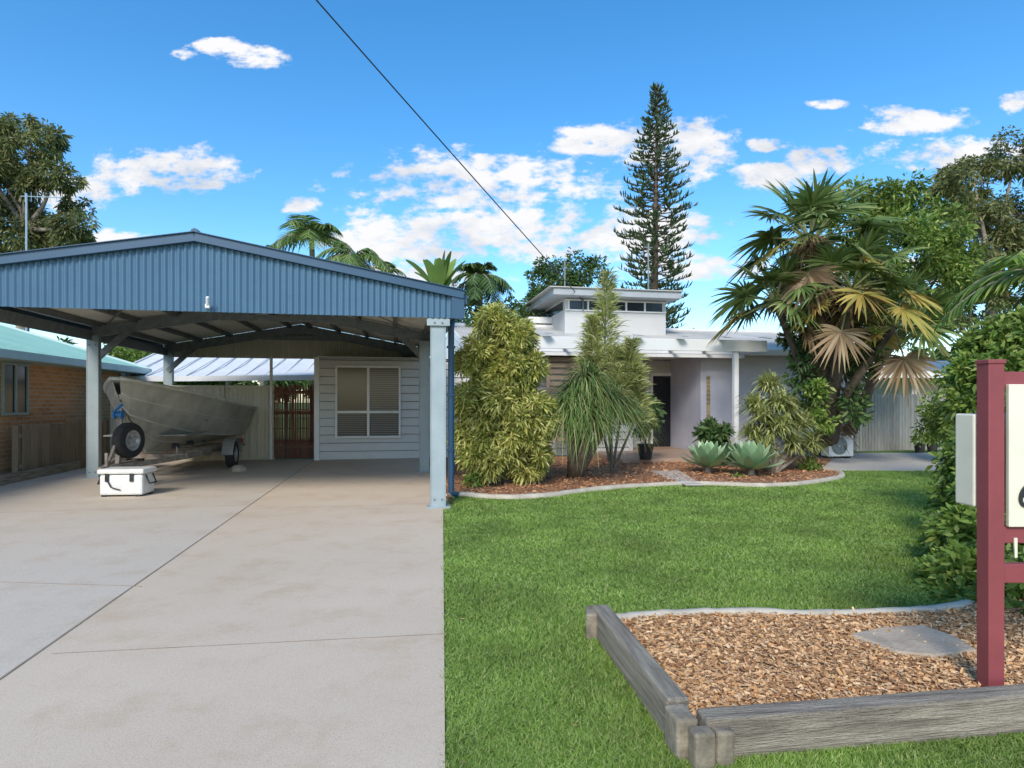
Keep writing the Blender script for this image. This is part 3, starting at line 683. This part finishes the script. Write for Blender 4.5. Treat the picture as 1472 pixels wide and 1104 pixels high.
Lpalm=leafmat('palm_leaves',(.08,.16,.035),(.19,.29,.07),(.34,.38,.12),.3,1.)
Lfan=leafmat('fan_palm_green',(.075,.14,.035),(.19,.27,.075),(.34,.38,.15),.25,.9)
Lfany=leafmat('fan_palm_yellow',(.32,.29,.065),(.54,.43,.11),(.56,.34,.09),.3,1.2)
Lfanb=leafmat('fan_palm_dead',(.18,.11,.055),(.33,.22,.11),(.44,.32,.19),.15,1.2)
Lpine=leafmat('pine_needles',(.04,.072,.028),(.085,.125,.05),(.15,.19,.08),.1,.6)
Lag=leafmat('agave_leaves',(.26,.42,.22),(.40,.56,.30),(.54,.66,.38),.1,2.)
tree('gum_tree',S(30,578,24)-UP*1.4,S(38,330,24),[(S(-30,215,24),1.6),(S(45,205,24),(1.5,1.2,.9)),(S(10,180,24.5),(1.2,1,.7)),(S(10,270,24),1.5),(S(80,255,24),(1.1,.9,.6)),(S(100,325,24),(1.0,.9,.8)),(S(30,335,24.5),1.6),(S(-60,320,24),1.5),(S(70,365,25),1.4),(S(110,300,25),(.6,.6,.5))],Lgum,barkg,2300,.19,r0=.28,sub=20,subr=.30,droop=.4,aspect=.38)
tree('gum_tree',S(1420,578,22)-UP*1.4,S(1425,430,22),[(S(1400,260,22),(1.4,1,1)),(S(1460,225,22),(1.6,1,1)),(S(1360,290,22.5),(.9,.8,.7)),(S(1465,310,22),1.5),(S(1410,335,22),1.4),(S(1440,390,22),1.4),(S(1400,430,22),1.3),(S(1490,430,22),1.5),(S(1365,255,23),(.7,.7,.4))],Lgum,barkg,2200,.17,r0=.25,sub=20,subr=.30,droop=.4,aspect=.38)
tree('shade_tree',S(812,578,30)-UP*1.4,S(815,430,30),[(S(812,385,30),(1.6,1.4,.7)),(S(785,405,30),(1.2,1,.7)),(S(845,395,30),(1.2,1,.8)),(S(860,430,30),(1.3,1,.8)),(S(775,430,30),(1.,1,.6)),(S(820,425,30),(1.6,1,.7))],Ldk,bark,1100,.2,r0=.2,sub=16,subr=.33)
tree('broadleaf_tree',P(9.5,8.0)+R*1.5-A*2.0,S(1265,520,14.6),[(S(1225,300,14.8),(.9,.9,.7)),(S(1290,285,14.8),(.8,.8,.5)),(S(1340,330,14.8),(.8,.8,.7)),(S(1290,370,14.6),1.2),(S(1350,410,14.6),(.9,.8,.8)),(S(1240,400,14.8),1.0),(S(1310,460,14.6),(1.0,.8,.7)),(S(1210,470,14.8),.9),(S(1365,370,15),.6),(S(1150,420,15.2),.8)],Lbr,bark,3600,.13,r0=.16,sub=26,subr=.33,aspect=.42)
def mass(name,mat,items,nper,size):
    g_=group(name,tuple(items[0][0])); lv=LV()
    for c,r in items: foliage(lv,c,r,int(nper*np.mean(r)**2),size,sub=30,subr=.3,shell=.2)
    lv.make('foliage',mat,g_)
mass('distant_trees',Ldk,[(S(x_,548+random.uniform(-12,12),46),(3.2,2.,3.0+random.uniform(-.6,.8))) for x_ in range(-60,1600,70)],320,.5)
mass('background_shrubs',Lbr,[(S(x_,530,20),(1.,.8,1.2)) for x_ in (175,215,250,292)]+[(S(205,510,22),(1.2,1,.9))],1300,.16)
mass('background_shrubs',Ldk,[(S(665,440,19),(.8,.7,.9)),(S(735,455,20),(1.0,.7,.8)),(S(700,480,18.5),(1.,.7,1.)),(S(760,470,20),(.7,.7,.6))],1700,.15)
def frond(lv,st,c,d,L,g=.5,leaf=.5,n=26,w=.035):
    c=np.array(c,float); d=nrm(np.array(d,float)); t=np.linspace(.12,1,n)
    pos=c+d*(L*t)[:,None]; pos[:,2]-=g*L*t**2
    tan=np.tile(d,(n,1))*1.0; tan[:,2]-=2*g*t; tan=nrm(tan); side=nrm(np.cross(tan,[0,0,1.]))
    ll=leaf*np.sin(np.pi*(t*.8+.15))**.7
    for s_ in(-1,1):
        dr=side*s_*.85+tan*.55+rng.normal(size=(n,3))*.08; dr[:,2]-=.15
        lv.strips(pos,dr,ll,w,.35,3,side=tan,prof='x')
    st.tube([Vector(p) for p in np.vstack([c,pos[::4]])],[.03*(1-.8*i/ (len(pos[::4]))) for i in range(len(pos[::4])+1)],5)
def fpalm(name,base,top,nf,L,leaf,mat=Lpalm,r0=.11,up=.2,w=.06):
    g_=group(name,tuple(base)); mb=MB(); top=Vector(top); mb.tube([base,Vector(base).lerp(top,.5)+Vector((.1,0,0)),top],[r0*1.2,r0,r0*.8],10); lv=LV()
    for i in range(nf):
        a_=i*2.399+random.uniform(-.2,.2); e_=random.uniform(up-.1,1.25)
        d=(math.cos(a_)*math.cos(e_),math.sin(a_)*math.cos(e_),math.sin(e_)); frond(lv,mb,top,d,L*random.uniform(.85,1.1),.55+.25*math.cos(e_),leaf,w=w)
    mb.make('trunk_ribs',barkg,g_,smooth=True); lv.make('fronds',mat,g_)
def gr(px,Y): return Vector(((px-CX)/F*Y,Y,0))
fpalm('palm_tree',gr(450,21),S(448,345,21),16,1.95,.7)
fpalm('palm_tree',gr(512,20),S(508,370,20),14,1.5,.55)
fpalm('palm_tree',gr(375,25),S(378,370,25),12,1.5,.5)
fpalm('palm_tree',gr(545,26),S(548,396,26),12,1.5,.5)
fpalm('palm_tree',gr(690,19),S(688,400,19),20,1.25,.5,Ldk)
fpalm('palm_tree',gr(1520,8),S(1520,400,8),12,1.7,.5,Lbr)
g_=group('banana_plant',tuple(gr(635,17))); lv=LV(); c=S(632,425,17)
for i in range(14):
    a_=i*2.4; e_=random.uniform(.9,1.5); lv.strips([c],[(math.cos(a_)*math.cos(e_),math.sin(a_)*math.cos(e_),math.sin(e_))],random.uniform(1.3,1.9),.32,.3,8,side=[(-math.sin(a_),math.cos(a_),.4)])
lv.make('leaves',leafmat('banana_leaf',(.14,.24,.04),(.28,.40,.08),(.45,.5,.15),.3),g_); trunk('stem',[gr(635,17),c],[.14,.08],Lpalm,g_)
g_=group('norfolk_pine',tuple(gr(940,40))); top=S(945,118,40); bs=gr(938,40)
trunk('trunk',[bs,bs.lerp(top,.5),top],[.38,.22,.03],bark,g_)
lv=LV(); mb=MB(); z=5.0; Ht=top.z
while z<Ht-.2:
    f_=(Ht-z)/(Ht-5); rad=min(2.6,.18+4.6*f_**.85)*random.uniform(.82,1.08); c=bs.lerp(top,z/Ht); nb_=7; a0=random.uniform(0,6)
    for i in range(nb_):
        a_=a0+6.283*i/nb_+random.uniform(-.15,.15); rr=rad*random.uniform(.7,1.12); d=Vector((math.cos(a_),math.sin(a_),random.uniform(.02,.22)))
        e_=c+d*rr; mb.tube([c,c.lerp(e_,.6)-UP*.06*rr,e_],[.05,.035,.01],4)
        n=int(8+rr*9); t_=rng.uniform(.25,1,n)**.8; pos=np.array(c)+np.array(d)*(rr*t_)[:,None]; pos[:,2]-=.1*rr*np.sin(np.pi*t_)
        sd=np.array([-math.sin(a_),math.cos(a_),0])
        dr=sd*rng.choice([-1,1],n)[:,None]*.7+np.array([d.x,d.y,.0])*.5+rng.normal(size=(n,3))*.2; dr[:,2]+=.55
        lv.strips(pos,dr,rng.uniform(.25,.5,n)*(.6+.5*f_),.11,-.3,2)
    z+=.58-.22*(1-f_)
mb.make('branches',bark,g_); lv.make('needle_sprays',Lpine,g_)
def fan(lv,mb,c,d,pet,Rl,droop=.35,nseg=28):
    c=Vector(c); d=Vector(d).normalized(); sd=d.cross(UP)
    if sd.length<.1: sd=Vector((1,0,0))
    sd.normalize()
    hub=c+d*pet-UP*.12*pet; mb.tube([c,c+d*pet*.5-UP*.02,hub],[.025,.02,.014],5)
    d2=(d-UP*.35).normalized(); nn=sd.cross(d2).normalized(); roll=random.uniform(-.6,.6); sd=(sd*math.cos(roll)+nn*math.sin(roll)).normalized(); nn=sd.cross(d2)
    a_=np.linspace(-2.1,2.1,nseg); D=np.cos(a_)[:,None]*np.array(d2)+np.sin(a_)[:,None]*np.array(sd)+np.array(nn)*(.10*np.abs(a_)[:,None])+rng.normal(size=(nseg,3))*.04
    T=-np.sin(a_)[:,None]*np.array(d2)+np.cos(a_)[:,None]*np.array(sd)
    L=Rl*(.78+.22*np.cos(a_))*rng.uniform(.88,1.06,nseg)
    lv.strips(np.tile(np.array(hub),(nseg,1)),D,L,Rl*.095,droop,5,side=T+np.array(nn)*rng.choice([-.4,.4],nseg)[:,None],prof='fan')
def crown(c,nG,nY,nD,pet,Rl,lG,lY,lD,mb):
    tot=nG+nY+nD
    for i in range(tot):
        a_=i*2.399+random.uniform(-.2,.2)
        if i<nG: e_=1.35-1.55*(i/nG); l=lG; dp=.20+.2*(i/nG)
        elif i<nG+nY: e_=-.05-.45*((i-nG)/max(1,nY)); l=lY; dp=.3
        else: e_=-.7-.6*((i-nG-nY)/max(1,nD)); l=lD; dp=.3
        d=(math.cos(a_)*math.cos(e_),math.sin(a_)*math.cos(e_),math.sin(e_))
        fan(l,mb,c,d,pet*random.uniform(.8,1.2),Rl*random.uniform(.8,1.1),dp)
g_=group('fan_palm',tuple(gr(1190,13))); mb=MB(); lG,lY,lD=LV(),LV(),LV()
c1=S(1165,350,12.8); c2=S(1225,415,12.2); c3=S(1115,435,13.1); c4_=S(1285,470,12.6)
crown(c1,25,2,3,1.0,.88,lG,lY,lD,mb)
crown(c2,13,6,2,.85,.80,lG,lY,lD,mb)
crown(c3,16,2,1,.75,.88,lG,lY,lD,mb)
crown(c4_,11,3,2,.7,.8,lG,lY,lD,mb)
mb2=MB(); b0=G(1190,655); mb2.tube([b0,S(1185,560,12.9),S(1180,470,12.9),c1],[.30,.24,.2,.15],12)
mb2.tube([b0,S(1200,540,12.6),c2],[.18,.13,.10],10); mb2.tube([b0,S(1165,560,13),c3],[.12,.09,.07],10); mb2.tube([b0,S(1220,560,12.6),c4_],[.12,.09,.07],10); mb2.make('trunks',bark,g_,smooth=True)
n=1300; t_=rng.uniform(0,1,n); a_=rng.uniform(0,6.28,n); pb=np.array(b0)+(np.array(c2)-np.array(b0))*t_[:,None]; pb+=np.stack([np.cos(a_)*.24,np.sin(a_)*.24,a_*0],1)
lD.strips(pb,np.stack([np.cos(a_),np.sin(a_),rng.uniform(-.6,1.2,n)],1),rng.uniform(.15,.45,n),.05,.6,3)
n=500; a_=rng.uniform(0,6.28,n); pb=np.array(c1)+np.stack([np.cos(a_)*.12,np.sin(a_)*.12,rng.uniform(-.3,.15,n)],1)
lD.strips(pb,np.stack([np.cos(a_),np.sin(a_),rng.uniform(-.6,.6,n)],1),rng.uniform(.15,.40,n),.03,.9,3)
lG.make('green_fans',Lfan,g_); lY.make('yellow_fans',Lfany,g_); lD.make('dead_fans_and_boots',Lfanb,g_); mb.make('petioles',M('petiole',(.30,.31,.11),(.22,.21,.08),4,.6),g_)
mass('understorey_shrub',Ldk,[(S(1155,560,12.9),(.5,.4,.6)),(S(1225,585,12.7),(.35,.3,.5)),(S(1170,510,13.0),(.6,.5,.6)),(S(1240,520,12.8),(.45,.4,.5)),(S(1150,480,13.2),(.5,.4,.5))],2300,.14)
mass('flowering_shrub',Lbr,[(S(1185,600,12.2),(.3,.25,.35)),(S(1175,560,12.3),(.25,.2,.3))],4500,.11)
g_=group('golden_shrub',tuple(G(725,700))); lv=LV()
for px,py,r,n in ((712,470,(.36,.40,.34),2600),(742,485,(.30,.36,.34),2200),(686,515,(.34,.40,.34),2800),(735,528,(.46,.45,.34),3800),(766,525,(.20,.3,.24),1200),(690,575,(.42,.5,.42),4200),(752,590,(.50,.5,.42),5200),(705,645,(.50,.5,.44),5200),(762,650,(.42,.45,.40),4600),(722,600,(.45,.6,.8),3000),(672,620,(.22,.3,.4),1700),(785,600,(.18,.3,.34),1500),(722,560,(.3,.3,.7),2000)):
    foliage(lv,S(px,py,9.9),r,n,.115,sub=30,subr=.36,aspect=.27,outward=1.,droop=.25,shell=.6)
lv.make('leaves',Lyel,g_); mb=MB()
for i in range(8): mb.tube([G(700+i*8,698),S(690+i*12,500+random.uniform(0,60),9.9)],[.03,.012],6)
mb.make('stems',bark,g_)
def spires(name,items,n,L,mat,W=.02,base=None):
    g_=group(name,tuple(base)); lv=LV(); mb=MB()
    for a,b,r in items:
        a=np.array(a);b=np.array(b); t_=rng.uniform(0,1,n); an=rng.uniform(0,6.28,n); rad=r*(1-t_*.8)*rng.uniform(.1,1,n)*(1+.35*np.sin(t_*22+an))
        p=a+(b-a)*t_[:,None]; p[:,0]+=np.cos(an)*rad; p[:,1]+=np.sin(an)*rad
        dr=np.stack([np.cos(an)*.7,np.sin(an)*.7,rng.uniform(.3,1.3,n)],1)
        lv.strips(p,dr,L*rng.uniform(.5,1.4,n)*(1.1-.4*t_),W,.45,3,prof='x'); mb.tube([base,Vector(a),Vector(b)],[.03,.02,.006],6)
    lv.make('leaves',mat,g_); mb.make('stems',barkg,g_)
spires('tall_golden_shrub',[(S(868,520,11.6),S(874,392,11.6),.30),(S(850,540,11.6),S(852,455,11.6),.26),(S(898,560,11.5),S(908,490,11.5),.32),(S(878,600,11.5),S(884,500,11.5),.45),(S(910,610,11.4),S(918,530,11.4),.28)],1250,.30,Lyg,.022,G(880,680))
def heads(name,base,hs,n,L,W,mat,droop=.8,stem=.05,up=(.0,1.3),barkm=barkg,nseg=6,jit=.06):
    g_=group(name,tuple(base)); lv=LV(); mb=MB(); base=Vector(base)
    for h_ in hs:
        h_=Vector(h_); an=rng.uniform(0,6.28,n); e_=rng.uniform(up[0],up[1],n)
        dr=np.stack([np.cos(an)*np.cos(e_),np.sin(an)*np.cos(e_),np.sin(e_)],1)
        lv.strips(np.array(h_)+rng.normal(size=(n,3))*jit,dr,L*rng.uniform(.7,1.15,n),W,droop*rng.uniform(.7,1.3,n),nseg,side=np.stack([-np.sin(an),np.cos(an),an*0],1),prof='x')
        mb.tube([base,base.lerp(h_,.45)+Vector((0,0,-.03)),h_],[stem*1.6,stem,stem*.6],8)
    lv.make('leaves',mat,g_); mb.make('stems',barkm,g_,smooth=True)
heads('ponytail_palm',G(825,688),[S(828,568,10.3),S(862,575,10.4),S(818,592,10.1),S(885,585,10.5),S(845,548,10.4),S(850,600,10.1)],520,.80,.020,Lpony,.80,.08,(-.1,1.45))
heads('variegated_dracaena',G(1110,682),[S(1105,555,12),S(1132,588,11.9),S(1085,585,12),S(1150,610,12),S(1110,620,11.8),S(1082,625,11.9),S(1140,640,11.8),S(1118,580,11.7),S(1165,640,12),S(1098,600,11.7),S(1125,615,11.6),S(1100,648,11.7)],270,.46,.036,Lyg,.5,.03,(.0,1.45))
heads('small_dracaena',G(930,665),[S(935,610,12.6),S(925,625,12.6)],90,.36,.03,Lyg,.5,.02,(.0,1.4))
for (px,py,s_) in ((1018,672,.62),(1080,676,.66),(1048,662,.5)):
    b_=G(px,py+10); g_=group('agave',tuple(b_)); lv=LV(); n=38; i=np.arange(n); an=i*2.399; e_=np.interp(i/n,[0,1],[.08,1.35])
    dr=np.stack([np.cos(an)*np.cos(e_),np.sin(an)*np.cos(e_),np.sin(e_)],1)
    sd=np.stack([-np.sin(an),np.cos(an),an*0],1)
    lv.strips(np.tile(np.array(b_)+[0,0,.14],(n,1)),dr,s_*np.interp(i/n,[0,1],[1.0,.7]),.19*s_/.6,-.18,6,side=sd,prof='agave')
    lv.make('rosette_leaves',Lag,g_)
    MB().tube([b_,b_+UP*.2],[.07,.05],8).make('stem',barkg,g_)
pt=group('potted_plant',tuple(P(6.3,5.6))); pb=G(928,660,.12); mb=MB(); mb.rev(pb,UP,[(.001,.0),(.13,.0),(.18,.30),(.195,.30),(.195,.34),(.165,.34),(.16,.28),(.001,.28)],20); mb.make('pot',blackp,pt)
lv=LV(); foliage(lv,pb+UP*1.05,(.28,.28,.38),420,.22,sub=16,subr=.4,aspect=.5); lv.make('leaves',Ldk,pt); trunk('stem',[pb+UP*.28,pb+UP*1.0],[.02,.015],bark,pt)
mass('small_shrub',Ldk,[(S(1025,620,12.6),(.33,.3,.26))],8000,.16)
mass('ground_cover',Lbr,[(S(1165,668,12.0),(.25,.2,.15)),(S(680,690,9.6),(.15,.15,.1)),(S(1060,690,11.),(.15,.12,.06))],9000,.08)
mass('boundary_shrubs',Lbr,[(S(1362,612,14),(.55,.5,.65)),(S(1395,600,13),(.6,.5,.8)),(S(1345,600,15),(.4,.4,.7)),(S(1400,550,13),(.5,.5,.6))],3200,.11)
for px in (1322,1340,1362):
    pbx=G(px,651); g_=group('black_pot',tuple(pbx)); MB().rev(pbx,UP,[(.001,.0),(.1,.0),(.14,.25),(.12,.25),(.11,.2),(.001,.2)],16).make('pot',blackp,g_); lv=LV(); foliage(lv,pbx+UP*.4,(.16,.16,.2),160,.12); lv.make('leaves',Lbr,g_)
g_=group('hedge',(3.9,4.6,0)); lv=LV()
for px,py,Y,r,n in ((1425,868,4.25,(.42,.4,.36),3600),(1378,845,4.5,(.24,.25,.34),2000),(1385,780,4.9,(.24,.3,.3),1800),(1470,800,4.5,(.5,.4,.5),3800),(1405,800,5.2,(.40,.4,.5),3000),(1455,700,5.4,(.45,.5,.5),2600),(1405,720,6.0,(.32,.5,.6),2200),(1415,660,5.9,(.34,.4,.45),2200),(1440,620,6.6,(.55,.5,.6),3000),(1410,560,6.6,(.32,.4,.45),2200),(1420,540,6.8,(.40,.5,.45),2300),(1480,560,6.2,(.5,.5,.5),2400),(1430,495,6.8,(.38,.4,.3),1900),(1475,490,6.6,(.45,.4,.35),2000),(1500,880,3.9,(.4,.4,.4),2000),(1460,905,3.75,(.3,.3,.22),2000)):
    foliage(lv,S(px,py,Y),r,n,.075,sub=30,subr=.34,aspect=.5)
lv.make('leaves',Lbr,g_); mb=MB()
for i in range(9):
    b_=Vector((3.55+i*.22,4.5+i*.3,0)); mb.tube([b_,b_+Vector((.05,.1,.4)),b_+Vector((0.02,.05,.7))],[.014,.01,.006],6)
mb.make('stems',bark,g_)
# ---------------------------------------------------------------- world
w=bpy.data.worlds.new('World'); scene.world=w; w.use_nodes=True; nt=w.node_tree; nt.nodes.clear()
out=nt.nodes.new('ShaderNodeOutputWorld'); bg=nt.nodes.new('ShaderNodeBackground'); nt.links.new(bg.outputs[0],out.inputs[0])
sky=nt.nodes.new('ShaderNodeTexSky'); sky.sky_type='NISHITA'; sky.sun_disc=False
sdir=Vector((-.20,-.80,0)).normalized(); el=math.radians(38)
sky.sun_elevation=el; sky.sun_rotation=math.atan2(sdir.x,sdir.y); sky.air_density=1.0; sky.dust_density=.6; sky.ozone_density=2.2
hs=nt.nodes.new('ShaderNodeHueSaturation'); hs.inputs['Hue'].default_value=.497; hs.inputs['Saturation'].default_value=1.34; hs.inputs['Value'].default_value=1.72; nt.links.new(sky.outputs[0],hs.inputs['Color'])
tc=nt.nodes.new('ShaderNodeTexCoord'); sx=nt.nodes.new('ShaderNodeSeparateXYZ'); nt.links.new(tc.outputs['Generated'],sx.inputs[0])
def mth(op,a,b=None,c=None):
    n=nt.nodes.new('ShaderNodeMath'); n.operation=op
    for i,v in enumerate((a,b,c)):
        if v is None: continue
        if isinstance(v,(int,float)): n.inputs[i].default_value=v
        else: nt.links.new(v,n.inputs[i])
    return n.outputs[0]
yy=mth('MAXIMUM',sx.outputs[1],.08); uu=mth('DIVIDE',sx.outputs[0],yy); ww=mth('DIVIDE',sx.outputs[2],yy)
cv=nt.nodes.new('ShaderNodeCombineXYZ'); nt.links.new(uu,cv.inputs[0]); nt.links.new(ww,cv.inputs[1])
cb=nt.nodes.new('ShaderNodeVectorMath'); cb.operation='MULTIPLY'; nt.links.new(cv.outputs[0],cb.inputs[0]); cb.inputs[1].default_value=(1,1.9,1)
n1=noise(nt,6.5,7,cb.outputs[0],.64); n2=noise(nt,2.2,2,cb.outputs[0],.5); n3=noise(nt,24,4,cb.outputs[0],.6)
clouds=[(245,250,150,42),(690,262,240,58),(760,335,330,56),(860,205,100,28),(965,212,110,58),(600,350,170,44),(950,335,170,42),(1175,228,72,28),(1105,250,60,26),(1370,228,120,32),(1312,172,90,24),(100,275,90,36),(150,352,80,22),(372,82,54,19),(318,65,48,14),(1462,145,34,20),(1105,208,42,15),(430,294,38,14),(1195,150,32,10),(262,78,26,10),(1250,390,200,30),(560,400,200,26),(1010,385,140,28)]
acc=None
for (px,py,rx,ry) in clouds:
    m1=nt.nodes.new('ShaderNodeVectorMath'); m1.operation='MULTIPLY_ADD'; nt.links.new(cv.outputs[0],m1.inputs[0])
    m1.inputs[1].default_value=(F/rx,F/ry,0); m1.inputs[2].default_value=(-(px-CX)/rx,-(HY-py)/ry,0)
    m2=nt.nodes.new('ShaderNodeVectorMath'); m2.operation='LENGTH'; nt.links.new(m1.outputs[0],m2.inputs[0])
    acc=m2.outputs['Value'] if acc is None else mth('MINIMUM',acc,m2.outputs['Value'])
acc=mth('MAXIMUM',mth('MINIMUM',mth('MULTIPLY',mth('SUBTRACT',1.0,acc),1.5),.80),-2.0)
fac=mth('ADD',mth('ADD',acc,mth('MULTIPLY',mth('SUBTRACT',n1,.53),3.4)),mth('MULTIPLY',mth('SUBTRACT',n3,.53),2.4))
mr=nt.nodes.new('ShaderNodeMapRange'); mr.interpolation_type='SMOOTHSTEP'; nt.links.new(fac,mr.inputs[0]); mr.inputs[1].default_value=0.0; mr.inputs[2].default_value=.75
front_=mth('GREATER_THAN',sx.outputs[1],.1); fc=mth('MULTIPLY',mr.outputs[0],front_)
ccol=ramp(nt,mth('ADD',mth('MULTIPLY',n1,.6),mth('MULTIPLY',n2,.4)),[(.40,(.66,.71,.79)),(.54,(.98,.98,1.))])
cm=mixc(nt,1.,ccol,(6.7,6.7,6.7),'MULTIPLY')
cm.node.clamp_result=False
fin=mixc(nt,fc,hs.outputs[0],cm)
nt.links.new(fin,bg.inputs[0]); bg.inputs[1].default_value=.15
sun=bpy.data.lights.new('sun','SUN'); sun.energy=3.2; sun.angle=math.radians(18); sun.color=(1,.94,.85)
so=bpy.data.objects.new('sun',sun); scene.collection.objects.link(so)
dv=Vector((sdir.x*math.cos(el),sdir.y*math.cos(el),math.sin(el))); so.rotation_euler=dv.to_track_quat('Z','Y').to_euler(); so.location=(0,-5,20)
cam=bpy.data.cameras.new('camera'); co=bpy.data.objects.new('camera',cam); scene.collection.objects.link(co)
co.location=(0,0,H); co.rotation_euler=(math.pi/2,0,0); cam.sensor_width=36; cam.lens=F/1472*36; cam.shift_y=26/1472; cam.clip_end=4000; cam.clip_start=.05
scene.camera=co
scene.view_settings.view_transform='Standard'; scene.view_settings.look='None'; scene.view_settings.exposure=0
